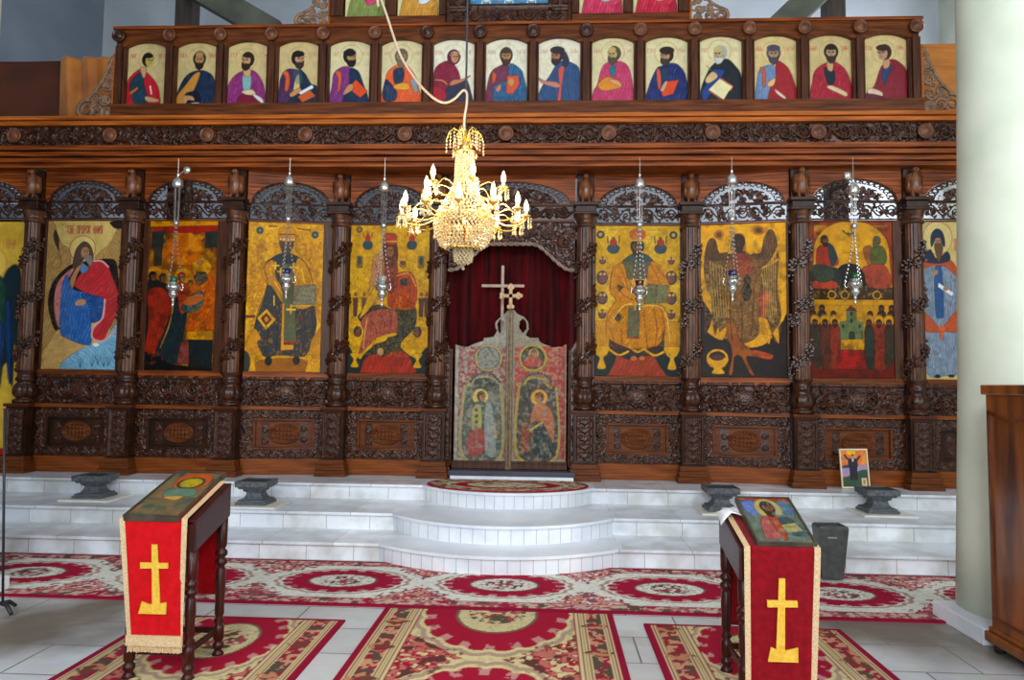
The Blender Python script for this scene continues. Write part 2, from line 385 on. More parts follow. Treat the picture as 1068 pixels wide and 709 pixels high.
# ================================================================ room shell
X0 = -.44
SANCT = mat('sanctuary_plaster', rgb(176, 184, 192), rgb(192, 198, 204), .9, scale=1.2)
PLASTER = mat('pillar_plaster', rgb(196, 202, 182), rgb(212, 216, 198), .75, scale=2.2, bump=.12)
CEIL = mat('ceiling_plaster', rgb(178, 186, 196), rgb(190, 196, 204), .9, scale=1.)
def floor_mat():
    m = bpy.data.materials.new('worn_marble_tiles'); m.use_nodes = True; nt = m.node_tree; N = nt.nodes; L = nt.links; b = N['Principled BSDF']
    tc = N.new('ShaderNodeTexCoord')
    br = N.new('ShaderNodeTexBrick'); br.inputs['Scale'].default_value = 1; br.inputs['Brick Width'].default_value = .62; br.inputs['Row Height'].default_value = .42
    br.inputs['Mortar Size'].default_value = .006; br.inputs['Color1'].default_value = (*rgb(196, 198, 198), 1); br.inputs['Color2'].default_value = (*rgb(216, 218, 218), 1)
    br.inputs['Mortar'].default_value = (*rgb(120, 116, 108), 1); L.new(tc.outputs['Object'], br.inputs['Vector'])
    n1 = N.new('ShaderNodeTexNoise'); n1.inputs['Scale'].default_value = .9; n1.inputs['Detail'].default_value = 5; L.new(tc.outputs['Object'], n1.inputs['Vector'])
    r1 = N.new('ShaderNodeValToRGB'); r1.color_ramp.elements[0].position = .5; r1.color_ramp.elements[1].position = .68; 
    n2 = N.new('ShaderNodeTexNoise'); n2.inputs['Scale'].default_value = 7; n2.inputs['Detail'].default_value = 8; L.new(tc.outputs['Object'], n2.inputs['Vector'])
    tot = None
    for p_, rad in (((2.2, 4.95, 0), 1.0), ((-3.3, 4.62, 0), 1.0), ((3.0, 4.4, 0), .6)):
        vm = N.new('ShaderNodeVectorMath'); vm.operation = 'DISTANCE'; L.new(tc.outputs['Object'], vm.inputs[0]); vm.inputs[1].default_value = (p_[0]+.7, p_[1]-3.75, .05)
        mr = N.new('ShaderNodeMapRange'); mr.inputs[1].default_value = 0; mr.inputs[2].default_value = rad; mr.inputs[3].default_value = .42; mr.inputs[4].default_value = 0; L.new(vm.outputs['Value'], mr.inputs[0])
        if tot is None: tot = mr
        else:
            ad = N.new('ShaderNodeMath'); ad.operation = 'ADD'; L.new(tot.outputs[0], ad.inputs[0]); L.new(mr.outputs[0], ad.inputs[1]); tot = ad
    ad = N.new('ShaderNodeMath'); ad.operation = 'ADD'; L.new(tot.outputs[0], ad.inputs[0]); L.new(n1.outputs[0], ad.inputs[1]); L.new(ad.outputs[0], r1.inputs[0])
    r1.color_ramp.elements[0].position = .56; r1.color_ramp.elements[1].position = .8
    mx = N.new('ShaderNodeMix'); mx.data_type = 'RGBA'; L.new(r1.outputs[0], mx.inputs[0]); L.new(br.outputs[0], mx.inputs[6]); mx.inputs[7].default_value = (*rgb(126, 106, 82), 1)
    m2 = N.new('ShaderNodeMix'); m2.data_type = 'RGBA'; m2.blend_type = 'MULTIPLY'; m2.inputs[0].default_value = .35; L.new(mx.outputs[2], m2.inputs[6]); L.new(n2.outputs[1], m2.inputs[7])
    m3 = N.new('ShaderNodeHueSaturation'); m3.inputs['Saturation'].default_value = .55; m3.inputs['Value'].default_value = 1.1; L.new(m2.outputs[2], m3.inputs['Color'])
    L.new(m3.outputs[0], b.inputs['Base Color']); b.inputs['Roughness'].default_value = .3
    bp = N.new('ShaderNodeBump'); bp.inputs['Strength'].default_value = .25; bp.inputs['Distance'].default_value = .01; L.new(n2.outputs[0], bp.inputs['Height']); L.new(bp.outputs[0], b.inputs['Normal'])
    return m
def tile_mat(name, w, h, off=.5, vert=False):
    m = bpy.data.materials.new(name); m.use_nodes = True; nt = m.node_tree; N = nt.nodes; L = nt.links; b = N['Principled BSDF']
    tc = N.new('ShaderNodeTexCoord'); mp = N.new('ShaderNodeMapping')
    if vert: mp.inputs['Rotation'].default_value = (PI/2, 0, 0)
    L.new(tc.outputs['Object'], mp.inputs['Vector'])
    br = N.new('ShaderNodeTexBrick'); br.offset = off; br.inputs['Scale'].default_value = 1; br.inputs['Brick Width'].default_value = w; br.inputs['Row Height'].default_value = h
    br.inputs['Mortar Size'].default_value = .0035; br.inputs['Mortar Smooth'].default_value = .3; br.inputs['Bias'].default_value = 0
    br.inputs['Color1'].default_value = (*rgb(216, 221, 230), 1); br.inputs['Color2'].default_value = (*rgb(234, 236, 240), 1); br.inputs['Mortar'].default_value = (*rgb(164, 160, 154), 1)
    L.new(mp.outputs[0], br.inputs['Vector'])
    n = N.new('ShaderNodeTexNoise'); n.inputs['Scale'].default_value = 4; n.inputs['Detail'].default_value = 8; L.new(tc.outputs['Object'], n.inputs['Vector'])
    r = N.new('ShaderNodeValToRGB'); r.color_ramp.elements[0].position = .38; r.color_ramp.elements[0].color = (*rgb(212, 208, 200), 1); r.color_ramp.elements[1].position = .6; r.color_ramp.elements[1].color = (1, 1, 1, 1)
    L.new(n.outputs[0], r.inputs[0])
    mx = N.new('ShaderNodeMix'); mx.data_type = 'RGBA'; mx.blend_type = 'MULTIPLY'; mx.inputs[0].default_value = .8; L.new(br.outputs[0], mx.inputs[6]); L.new(r.outputs[0], mx.inputs[7])
    L.new(mx.outputs[2], b.inputs['Base Color']); b.inputs['Roughness'].default_value = .28; return m
T_STEP = tile_mat('marble_step_tiles', .42, 5, 0); T_TOP = tile_mat('marble_tread_tiles', .62, 5, 0)
T_RISE = tile_mat('marble_riser_tiles', .42, 5, 0, True)
struct(MB().box(-7.6, 6.2, -4, 11.5, -.1, 0).build('floor', floor_mat()))
struct(MB().box(-7.8, 6.4, 11.5, 11.7, 0, 8).build('wall_back', SANCT))
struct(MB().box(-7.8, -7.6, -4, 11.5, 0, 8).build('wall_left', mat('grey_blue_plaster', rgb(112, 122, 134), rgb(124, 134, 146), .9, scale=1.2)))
# right wall with two tall windows (openings) that let daylight in
wr = MB(); Yw = [(-4, -2.2), (-.8, 1.4), (2.8, 7.2), (10.6, 11.5)]
for a, b in Yw: wr.box(6.2, 6.4, a, b, 0, 8)
for a, b in ((-2.2, -.8), (1.4, 2.8), (7.2, 10.6)): wr.box(6.2, 6.4, a, b, 0, 1.6); wr.box(6.2, 6.4, a, b, 6.8, 8)
struct(wr.build('wall_right', PLASTER))
wf = MB()          # unseen entrance wall: doorway and three windows added around the west fill lamps
for x0, x1 in ((-7.6, -1.9), (.9, 6.2)): wf.box(x0, x1, -4.2, -4, 0, 3.7)
wf.box(-7.6, 6.2, -4.2, -4, 3.7, 4.2)
for x0, x1 in ((-7.6, -5.0), (-3.4, -1.3), (.3, 2.4), (4.0, 6.2)): wf.box(x0, x1, -4.2, -4, 4.2, 7.0)
wf.box(-7.6, 6.2, -4.2, -4, 7.0, 8); struct(wf.build('wall_front', PLASTER))
struct(MB().box(-7.8, 6.4, -4, 11.7, 8, 8.2).build('ceiling', CEIL))
# steps: three straight treads, the last one is the platform
def steps():
    o = struct(MB().box(-7.55, 6.15, 6.30, 6.95, 0, .135).build('marble_step', T_RISE, org=(0, 0, 0)), 'lowest long white marble step')
    struct(MB().box(-7.55, 6.15, 6.27, 6.95, .135, .16).build('step_tread', T_TOP, org=(0, 0, 0)))
    struct(MB().box(-7.55, 6.15, 6.86, 7.7, .0, .295).build('marble_step', T_RISE, org=(0, 0, 0)), 'middle long white marble step')
    struct(MB().box(-7.55, 6.15, 6.83, 7.7, .295, .32).build('step_tread', T_TOP, org=(0, 0, 0)))
    struct(MB().box(-7.55, 6.15, 7.64, 11.45, 0, .455).build('sanctuary_platform', T_RISE, org=(0, 0, 0)), 'white marble platform under the carved screen')
    struct(MB().box(-7.55, 6.15, 7.61, 11.45, .455, .48).build('platform_paving', T_TOP, org=(0, 0, 0)))
    for k, (half, yend, yfront, z0, z1) in enumerate(((1.06, 6.32, 5.91, 0, .16), (1.05, 6.88, 6.33, .16, .32), (.9, 7.66, 7.17, .32, .48))):
        s = yend-yfront; R = (half*half+s*s)/(2*s); cy = yfront+R; A = math.asin(half/R)
        n = 22; arc = [(X0+.02+R*math.sin(-A+2*A*i/n), cy-R*math.cos(-A+2*A*i/n)) for i in range(n+1)]
        def ring(extra): return [(X0+.02+(x-X0-.02)*(1+extra/R), cy+(y-cy)*(1+extra/R)) for x, y in arc]
        m = MB().zprism(ring(0)+[(arc[-1][0], yend+.3), (arc[0][0], yend+.3)], z0, z1-.025)
        struct(m.build('curved_marble_step', MARBLE, org=(X0, yfront, z0)), ['lowest', 'middle', 'top'][k]+' half-round white marble step before the royal doors')
        t = ring(.02); m = MB().zprism(t+[(t[-1][0], yend+.3), (t[0][0], yend+.3)], z1-.025, z1+.001)
        struct(m.build('curved_step_tread', MARBLE, org=(X0, yfront, z0)))
        g = MB()               # thin grout joints between the upright strips
        for i in range(1, n):
            x, y = arc[i]; g.box(x-.002, x+.002, y-.0015, y+.003, z0, z1-.026)
        struct(g.build('tile_joints', mat('grout', rgb(150, 150, 152), rgb(160, 160, 160), .9), org=(X0, yfront, z0)))
steps()
# timbers of the roof above the screen
BEAM = mat('dark_roof_timber', rgb(44, 36, 32), rgb(66, 54, 46), .6, scale=5, stretch=(4, 4, .5))
BEAMG = mat('olive_roof_timber', rgb(74, 76, 66), rgb(92, 94, 80), .6, scale=5)
for k, (px, lab) in enumerate(((195, 'dark upright roof post behind the screen, at the left'), (869, 'dark upright roof post behind the screen, at the right'))):
    a = atY(px, 30, 9.2); sx = 1 if k == 0 else -1
    t = thing('roof_truss', lab, 'beam', (a.x, 9.2, .48))
    MB().box(-.12, .12, -.1, .1, 0, 7.5).build('upright_post', BEAM, t)
    p1, p2 = (atY(212, -6, 9.1), atY(291, 40, 9.1)) if k == 0 else (atY(868, -22, 9.1), atY(803, 40, 9.1))
    d = (p2-p1).normalized(); nrm = Vector((-d.z, 0, d.x))*.16; q1 = p1-d*.8
    P = [q1+nrm, p2+nrm, p2-nrm, q1-nrm]
    m = MB().prism([(v.x-a.x, v.z-.48) for v in P], -.3, -.12); m.build('diagonal_brace', BEAMG, t)
# round pillars on plinths
def pillar(cx, lab, tangent_px=None):
    cy = 5.0; r = .31
    if tangent_px:
        d = ray(tangent_px, 405); d = Vector((d.x, d.y)).normalized(); r = abs(d.x*cy-d.y*cx)
    t = thing('round_pillar', lab, 'pillar', (cx, cy, 0)); t['kind'] = 'structure'
    del t['category']
    MB().lathe([(r+.045, 0), (r+.03, .5), (r, 1.5), (r-.015, 2.4), (r-.04, 3.6), (r-.06, 7.9)], (0, 0, .1), 64).build('pillar_shaft', PLASTER, t, True)
    sx = -.46
    MB().box(-.5, .5, -.38, .2, 0, .105).build('marble_plinth', MARBLE, t, bevel=.006)
    return t
pillar(3.16, 'pale plastered round pillar at the right', 998.5)
pillar(-4.44, 'pale plastered round pillar at the left edge')
# ================================================================ carved screen
COLX = [-6.08, -4.87, -3.64, -2.47, -1.30, .42, 1.63, 2.80, 4.03, 5.26]
COLY = [8.1, 8.1, 8.1, 8.32, 8.32, 8.32, 8.32, 8.1, 8.1, 8.1]
ORD = ['leftmost', 'second', 'third', 'fourth', 'fifth', 'sixth', 'seventh', 'eighth', 'ninth']
def make_column():
    t = thing('carved_column', '', 'column', (0, 0, .48))
    # coordinates local: z0 = platform
    m = MB().box(-.18, .18, -.2, -.03, 0, .07).box(-.165, .165, -.185, -.03, .07, .13).box(-.15, .15, -.17, -.03, .13, .19); m.build('plinth', W_MID, t, bevel=.006)
    MB().box(-.125, .125, -.12, -.03, .19, .75).build('pedestal', W_DARK, t)
    R = Relief(.21, .52, .005); R.edge(.012)
    R.path([(.105, .02), (.105, .5)], .01, .006, .9)
    for k in range(5):
        z = .05+k*.095
        for sg in (-1, 1): R.leaf(.105, z, PI/2-sg*.8, .085, .011); R.spiral(.105+sg*.05, z+.05, .028, 1.2, sg, 0, .007)
    R.path([(.01, 0), (.01, .52)], .006); R.path([(.2, 0), (.2, .52)], .006)
    for k in range(26): R.dot(.01, k*.02+.01, .009); R.dot(.2, k*.02+.01, .009)
    sheet('pedestal_carving', -.105, .105, .21, .73, -.121, W_DARKC, t, H=R.H, depth=.02)
    MB().box(-.145, .145, -.145, -.03, .75, .785).build('pedestal_cap', W_MID, t, bevel=.005)
    # bulb base: fluted vase shape
    def flute(prof, nf, amt, name, m, n=48):
        b = MB(); vs = []; fs = []
        for r, z, a in prof:
            for k in range(n): q = 2*PI*k/n; rr = r*(1+a*amt*abs(math.sin(nf*q/2))); vs.append((rr*math.cos(q), rr*math.sin(q), z))
        for i in range(len(prof)-1):
            for k in range(n): fs.append((i*n+k, i*n+(k+1) % n, (i+1)*n+(k+1) % n, (i+1)*n+k))
        b.add(vs, fs); return b.build(name, m, t, True)
    flute([(.115, .785, 0), (.125, .80, 0), (.125, .825, 0), (.09, .835, 0), (.09, .85, 0), (.10, .87, 1), (.115, .90, 1), (.115, .95, 1), (.095, 1.0, 1), (.08, 1.03, 0), (.1, 1.045, 0), (.105, 1.07, 0), (.09, 1.09, 0), (.085, 1.13, 0), (.11, 1.15, 0), (.11, 1.17, 0)], 10, .14, 'vase_base', W_DARKC)
    n = 60; prof = [1.17+i*(2.94-1.17)/50 for i in range(51)]; vs = []; fs = []
    for z in prof:
        for k in range(n):
            q = 2*PI*k/n; r = .098*(1-.06*(z-1.17)/1.8)*(1-.14*abs(math.cos(9*q))**3); vs.append((r*math.cos(q), r*math.sin(q), z))
    for i in range(50):
        for k in range(n): fs.append((i*n+k, i*n+(k+1) % n, (i+1)*n+(k+1) % n, (i+1)*n+k))
    MB().add(vs, fs).build('fluted_shaft', W_SHAFT, t, True)
    # carved garland winding round the shaft, leaves + grapes
    v = MB(); r2 = random.Random(3); P = []
    for i in range(150):
        s = i/149; q = 2.2+s*3.1*2*PI; P.append((.098*math.cos(q), .098*math.sin(q), 1.2+s*1.7))
    v.tube(P, [.02+.008*math.sin(i*.9) for i in range(150)], 6)
    for i in range(0, 150, 2):
        x, y, z = P[i]
        big = .5+.5*math.sin(i*.33)
        for k in range(5):
            a = r2.uniform(.01, .022)*(1+.3*big); v.ball((x*1.1+r2.uniform(-.02, .02), y*1.1+r2.uniform(-.02, .02), z+r2.uniform(-.07, .07)*(1+big)), a, a, a*.9, 5, 3)
    v.build('carved_garland', W_DARKC, t)
    flute([(.1, 2.9, 0), (.118, 2.91, 0), (.118, 2.93, 0), (.1, 2.94, 0), (.1, 2.98, 1), (.112, 2.99, 0), (.118, 3.0, 0), (.118, 3.02, 0), (.13, 3.04, 0)], 16, .1, 'capital_neck', W_SHAFT)
    MB().box(-.14, .14, -.14, .0, 3.04, 3.065).box(-.12, .12, -.12, .0, 3.065, 3.14).box(-.145, .145, -.15, .0, 3.14, 3.18).build('capital', W_DARK, t, bevel=.006)
    MB().box(-.095, .095, .0, .16, .0, 3.53).build('backing_post', W_DARK, t)
    # perched eagle
    e = MB(); e.lathe([(.02, 0), (.05, .04), (.064, .1), (.062, .16), (.048, .21), (.034, .245), (.03, .27)], (0, -.06, 3.215), 12)
    e.ball((0, -.075, 3.495), .034, .042, .034); e.tube([(0, -.11, 3.5), (0, -.138, 3.49), (0, -.146, 3.468)], [.014, .01, .003], 6)
    for sg in (-1, 1):
        e.tube([(sg*.03, -.07, 3.27), (sg*.036, -.085, 3.21), (sg*.038, -.11, 3.185)], [.026, .016, .013], 6)
        e.add([(sg*.045, -.085, 3.46), (sg*.095, -.05, 3.43), (sg*.1, -.03, 3.32), (sg*.062, -.01, 3.2), (sg*.055, -.08, 3.26), (sg*.03, 0, 3.43)],
              [(0, 1, 2, 4), (2, 3, 4), (0, 5, 1), (1, 5, 2), (2, 5, 3), (0, 4, 5), (3, 5, 4)])
    e.tube([(0, -.01, 3.3), (0, .0, 3.19)], [.03, .045], 6)
    e.build('carved_eagle', W_EAGLE, t, True)
    return t
c0 = make_column()
for i in range(9):
    w = ['at the left of the seated prophet in red', 'between the seated prophet and the dark presentation icon', 'between the presentation icon and the enthroned bishop',
         'between the enthroned bishop and the crowned mother and child', 'left of the royal doors', 'right of the royal doors', 'between the enthroned ruler and the winged saint',
         'between the winged saint and the two-tier icon', 'beside the blue-robed monk icon'][i]
    lab = 'carved dark wooden column with winding garland, ' + w
    if i == 0: c0.location = (COLX[0], COLY[0], .48); c0['label'] = lab; c0['group'] = 'garlanded columns of the screen'
    else: dup(c0, (COLX[i], COLY[i], .48), 0, lab, 'garlanded columns of the screen')
# ---- bays
def bay_frame(i):
    a, b = Vector((COLX[i], COLY[i]+.06)), Vector((COLX[i+1], COLY[i+1]+.06)); c = (a+b)/2; d = b-a
    return c, d.length-.02, math.atan2(d.y, d.x)
BW = 1.19
def make_dado(t, w, light):
    h = w/2
    MB().box(-h, h, -.03, .06, 0, .185).build('base_board', W_BASE, t, bevel=.004)
    R = Relief(w, .56, .006); nx, nz = R.nx, R.nz
    R.fill(420, .05, .007, 4)
    R.vine(.12, w-.12, .055, .04, 7, .009, 1, False); R.vine(.12, w-.12, .505, .04, 7, .009, 2, False)
    for sx in (.07, w-.07):
        for k in range(5): R.spiral(sx, .07+k*.105, .04, 1.4, 1 if k % 2 else -1, k, .008); R.leaf(sx, .1+k*.1, k*1.3, .05, .007)
    X, Z = np.meshgrid(np.linspace(-h, h, nx), np.linspace(0, .56, nz))
    mk = ~((abs(X) < h-.145) & (abs(Z-.28) < .175))
    sheet('carved_border', -h, h, .185, .745, -.03, W_DARKC, t, H=R.H, depth=.02, mask=mk, thick=.03)
    iw = h-.14
    fr = MB()
    for x0, x1, z0, z1 in ((-iw, iw, .285, .31), (-iw, iw, .62, .645), (-iw, -iw+.025, .31, .62), (iw-.025, iw, .31, .62)): fr.box(x0, x1, -.035, .02, z0, z1)
    fr.build('inner_moulding', light, t, bevel=.004)
    p = MB().box(-iw+.02, iw-.02, .0, .04, .305, .625).build('inner_panel', light, t)
    R = Relief(.36, .25, .005)
    t2 = np.linspace(0, 2*PI, 60); R.path(np.stack([.18+.165*np.cos(t2), .125+.108*np.sin(t2)], 1), .009, sm=False); R.path(np.stack([.18+.14*np.cos(t2), .125+.088*np.sin(t2)], 1), .006, sm=False)
    for k in range(3):
        for j in range(-2, 3): R.dot(.18+j*.042, .125+(k-1)*.045, .022, .8)
    for k in range(24): q = 2*PI*k/24; R.dot(.18+.15*math.cos(q), .125+.097*math.sin(q), .009)
    X, Z = np.meshgrid(np.linspace(-1, 1, R.nx), np.linspace(-1, 1, R.nz)); 
    sheet('oval_medallion', -.18, .18, .34, .59, -.001, W_MID, p, H=R.H, depth=.02, mask=(X**2+Z**2 < 1))
    for sx in (-1, 1):
        R = Relief(.09, .26, .005)
        for k in range(2): R.spiral(.045, .06+k*.13, .035, 1.3, sx, 0, .009); R.leaf(.045, .06+k*.13, k*2, .045, .008)
        sheet('corner_carving', sx*(iw-.13)-.045, sx*(iw-.13)+.045, .335, .595, -.002, W_DARKC, p, H=R.H, depth=.014, mask=R.H > -1)
    MB().box(-h, h, -.075, .06, .745, .785).build('ledge', W_BASE, t, bevel=.004)
    R = Relief(w, .30, .006); R.edge(.012, .8, False)
    R.fill(150, .07, .009, 6)
    R.vine(.1, w-.1, .15, .11, 5, .014, 5)
    R.dot(w/2, .15, .07, .8)
    for k in range(8): R.leaf(w/2, .15, k*PI/4, .11, .011)
    sheet('carved_band', -h, h, .79, 1.09, -.0, W_DARKC, t, H=R.H, depth=.045, thick=.04)
def make_lattice(t, w):
    h = w/2-.04; z1 = 2.96
    R = Relief(w, .2, .006); R.vine(.05, w-.05, .1, .07, 7, .013, 9, False); R.fill(60, .05, .008, 3); R.edge(.022, .8)
    hole = (R.H < .04) & (vnoise(R.nz, R.nx, 6, np.random.default_rng(2), 1) > .3)
    sheet('pierced_band', -w/2, w/2, z1, z1+.2, -.02, W_DARKC, t, H=R.H, depth=.025, mask=~hole, thick=.02)
    res = .006; nx = int(2*h/res); nz = int(.27/res); X, Z = np.meshgrid(np.linspace(-1, 1, nx), np.linspace(0, 1, nz))
    rr = np.sqrt(X**2+Z**2); th = np.arctan2(Z, X)
    R = Relief(2*h, .27, res); R.H = R.H[:nz, :nx]; 
    if R.H.shape != X.shape: R.H = np.zeros_like(X)
    R.nz, R.nx = X.shape; R.k = (nx-1)/(2*h)
    for k in range(7): q = PI*(k+.5)/7; R.leaf(h+.2*math.cos(q)*h*1.6, .03+.11*math.sin(q), q, .14, .012)
    for sg in (-1, 1): R.spiral(h+sg*h*.42, .085, .06, 1.5, sg, 0, .014); R.spiral(h+sg*h*.15, .13, .05, 1.4, -sg, 1, .012)
    R.path([(0, .01), (2*h, .01)], .014)
    N = 17; u = th/PI*N; v = (rr-.76)/.23
    ring = (abs(((u+v) % 1)-.5) > .30) | (abs(((u-v) % 1)-.5) > .30) | (v > .86) | (v < .12)
    R.fill(70, .07, .009, 8)
    inner = (rr < .68+.03*np.sin(th*26)) & ((R.H > .05) | (vnoise(nz, nx, 6, np.random.default_rng(5), 2) > .5))
    mk = ((rr <= 1) & (v >= 0) & ring) | inner | ((Z < .08) & (rr < 1))
    Hh = np.where(v > -.1, .5+.4*np.cos((v-.5)*3), R.H)
    sheet('lattice_fan', -h, h, z1+.2, z1+.47, -.02, W_DARKC, t, H=np.clip(Hh, 0, 1), depth=.025, mask=mk, thick=.02)
    n = 24; arc = [(-math.cos(PI*i/n)*h, z1+.2+.27*math.sin(PI*i/n)) for i in range(n+1)]
    m = MB()
    for i in range(n):
        (xa, za), (xb, zb) = arc[i], arc[i+1]; m.prism([(xa, za), (xb, zb), (xb, z1+.58), (xa, z1+.58)], -.03, .03)
    for sg in (-1, 1): m.box(*sorted((sg*h, sg*w/2)), -.03, .03, z1+.2, z1+.58)
    m.build('header_board', W_RED, t)
    r = MB()
    for k in range(7):
        z = z1+.30+k*.045; xx = h*math.sqrt(max(1-((z-z1-.2)/.28)**2, 0)) if z < z1+.475 else 0
        if xx: r.box(-w/2+.02, -xx, -.042, -.028, z, z+.018); r.box(xx, w/2-.02, -.042, -.028, z, z+.018)
        else: r.box(-w/2+.02, w/2-.02, -.042, -.028, z, z+.018)
    r.build('ribbed_planks', W_RED, t)
BAYLAB = {0: 'under the seated prophet in red', 1: 'under the dark presentation icon', 2: 'under the enthroned bishop', 3: 'under the crowned mother and child',
          5: 'under the enthroned ruler with open book', 6: 'under the winged saint', 7: 'behind the small propped picture, under the two-tier icon', 8: 'under the blue-robed monk, by the pillar'}
for i in (0, 1, 2, 3, 5, 6, 7, 8):
    c, w, rz = bay_frame(i)
    t = thing('carved_dado', 'carved dark wooden dado with oval medallion, '+BAYLAB[i], 'panel', (c.x, c.y, .48), rz, 'dado panels along the foot of the screen')
    make_dado(t, w-.2, W_MID if i in (2, 3, 5, 6, 7) else W_DARK)
for i in range(9):
    c, w, rz = bay_frame(i)
    if i == 4: continue
    t = thing('pierced_arch', 'openwork wooden arch of lattice and leaves, '+BAYLAB[i].replace('under', 'over').replace('behind the small propped picture, ', ''), 'carving', (c.x, c.y, .48), rz, 'openwork arches over the large icons')
    make_lattice(t, w-.18)
# the side door bay at the far left: lattice over the angel door
t = thing('pierced_arch', 'openwork wooden arch cut by the left edge, over the angel door', 'carving', (-6.7, 8.16, .48), 0, 'openwork arches over the large icons'); make_lattice(t, 1.02)
# ---- door bay (royal doors)
c, w, rz = bay_frame(4); W2 = w-.22; DX = c.x
t = thing('doorway_arch', 'carved wooden arch with rope moulding over the royal doors', 'arch', (DX, c.y, .48))
def opening(x):   # z of the opening's top (local), ogee
    a = min(abs(x)/.72, 1); q = min(max((a-.32)/.66, 0), 1); return 2.40+.31*(1-q*q*(3-2*q))
nx = 250; nz = int(.62/(W2/249)); X, Z = np.meshgrid(np.linspace(-W2/2, W2/2, nx), np.linspace(2.36, 2.98, nz)); OP = np.vectorize(opening)(X)
R = Relief(W2, .62, W2/(nx+.5)); R.H = np.zeros((nz, nx)); R.nx, R.nz = nx, nz; R.k = (nx-1)/W2
for sg in (-1, 1):
    for a, b, r_ in ((.62, .38, .09), (.42, .46, .07), (.2, .47, .06), (.72, .2, .05)): R.spiral(W2/2+sg*a, b, r_, 1.7, sg, 0, .013)
    for k in range(10): R.leaf(W2/2+sg*random.uniform(.05, .75), random.uniform(.3, .55), random.uniform(0, 6), .09, .011)
R.fill(420, .08, .011, 11)
R.edge(.012, .9)
sheet('spandrel_carving', -W2/2, W2/2, 2.36, 2.98, -.02, W_DARKC, t, H=R.H, depth=.03, mask=Z > OP, thick=.03)
P = [(x, -.05, opening(x)+.005) for x in np.linspace(-.745, .745, 90)]
rope = MB()
for ph in (0, PI):
    Q = [(x, y+.014*math.cos(i*.75+ph), z+.014*math.sin(i*.75+ph)) for i, (x, y, z) in enumerate(P)]; rope.tube(Q, .013, 6)
rope.build('rope_moulding', mat('pale_rope_wood', rgb(128, 104, 88), rgb(160, 134, 116), .4, scale=20), t, True)
MB().box(-W2/2, W2/2, -.05, .03, 2.98, 3.0).box(-W2/2, W2/2, -.05, .03, 3.17, 3.19).build('rail', W_MID, t)
R = Relief(W2, .17, .006); R.vine(.05, W2-.05, .085, .06, 8, .012, 12, False); sheet('carved_band', -W2/2, W2/2, 3.0, 3.17, -.02, W_DARKC, t, H=R.H, depth=.03, thick=.02)
tt = thing('pierced_arch', 'openwork wooden arch of lattice and leaves, over the royal doors and curtain', 'carving', (DX, c.y, .71), 0, 'openwork arches over the large icons')
def wide_fan(t, w):
    h = w/2-.05; nx = int(2*h/.006); nz = 50; X, Z = np.meshgrid(np.linspace(-1, 1, nx), np.linspace(0, 1, nz)); rr = np.sqrt(X**2+Z**2); th = np.arctan2(Z, X)
    R = Relief(2*h, .3, .006); R.H = np.zeros((nz, nx)); R.nx, R.nz = nx, nz; R.k = (nx-1)/(2*h)
    for k in range(18): R.leaf(h+random.uniform(-.7, .7)*h, random.uniform(.03, .16), random.uniform(0, 6), .12, .013)
    for sg in (-1, 1):
        for a in (.15, .45): R.spiral(h+sg*h*a, .1, .07, 1.6, sg, 0, .015)
    R.fill(160, .08, .01, 5); u = th/PI*26; v = (rr-.8)/.19
    ring = (abs(((u+v) % 1)-.5) > .30) | (abs(((u-v) % 1)-.5) > .30) | (v > .86) | (v < .12)
    mk = ((rr <= 1) & (v >= 0) & ring) | (rr < .76) | ((Z < .08) & (rr < 1))
    sheet('lattice_fan', -h, h, 2.96, 3.23, -.02, W_DARKC, t, H=np.clip(np.where(v > -.1, .5, R.H), 0, 1), depth=.03, mask=mk, thick=.02)
    n = 24; m = MB(); arc = [(-math.cos(PI*i/n)*h, 2.96+.27*math.sin(PI*i/n)) for i in range(n+1)]
    for i in range(n):
        (xa, za), (xb, zb) = arc[i], arc[i+1]; m.prism([(xa, za), (xb, zb), (xb, 3.54), (xa, 3.54)], -.03, .03)
    for sg in (-1, 1): m.box(*sorted((sg*h, sg*w/2)), -.03, .03, 2.96, 3.54)
    m.build('header_board', W_RED, t)
wide_fan(tt, W2)
# jambs
for sg in (-1, 1):
    t = thing('door_jamb', 'narrow carved jamb strip cut slantwise on top, '+('left' if sg < 0 else 'right')+' of the royal doors', 'panel', (DX+sg*.745, c.y-.02, .48), 0, 'jambs of the royal doors')
    MB().box(-.05, .05, -.01, .03, .0, .14).build('base_block', W_LIGHT, t)
    R = Relief(.1, 1.5, .005); X, Z = np.meshgrid(np.linspace(-1, 1, R.nx), np.linspace(0, 1.5, R.nz))
    for k in range(14): R.spiral(.05, .06+k*.1, .03, 1.3, 1 if k % 2 else -1, k, .008); R.leaf(.05, .1+k*.1, k, .04, .007)
    R.edge(.008, .9); mk = Z < 1.42+sg*X*.08
    sheet('carved_strip', -.05, .05, .14, 1.64, -.01, W_DARKC, t, H=R.H, depth=.015, mask=mk, thick=.03)
# cornice, frieze
CXa, CXb = -7.5, 6.0
t = thing('cornice', 'long wooden cornice with orange planks and a carved vine frieze', 'cornice', (X0, 7.95, 4.02))
z0 = 4.02
def LB(m, y0, y1, a, b): return m.box(CXa-X0, CXb-X0, y0-7.95, y1-7.95, a-z0, b-z0)
LB(LB(LB(MB(), 8.0, 8.5, 4.02, 4.06), 7.97, 8.5, 4.075, 4.125), 7.94, 8.5, 4.14, 4.19).build('lower_planks', W_RED, t, bevel=.004)
LB(LB(MB(), 8.02, 8.5, 4.06, 4.14), 7.91, 8.5, 4.2, 4.255).build('upper_planks', W_RED, t, bevel=.004)
LB(MB(), 8.0, 8.5, 4.19, 4.52).build('frieze_board', W_DARK, t)
R = Relief(CXb-CXa, .22, .007); R.fill(1500, .06, .009, 3); R.vine(.05, CXb-CXa-.05, .11, .08, 62, .014, 21)
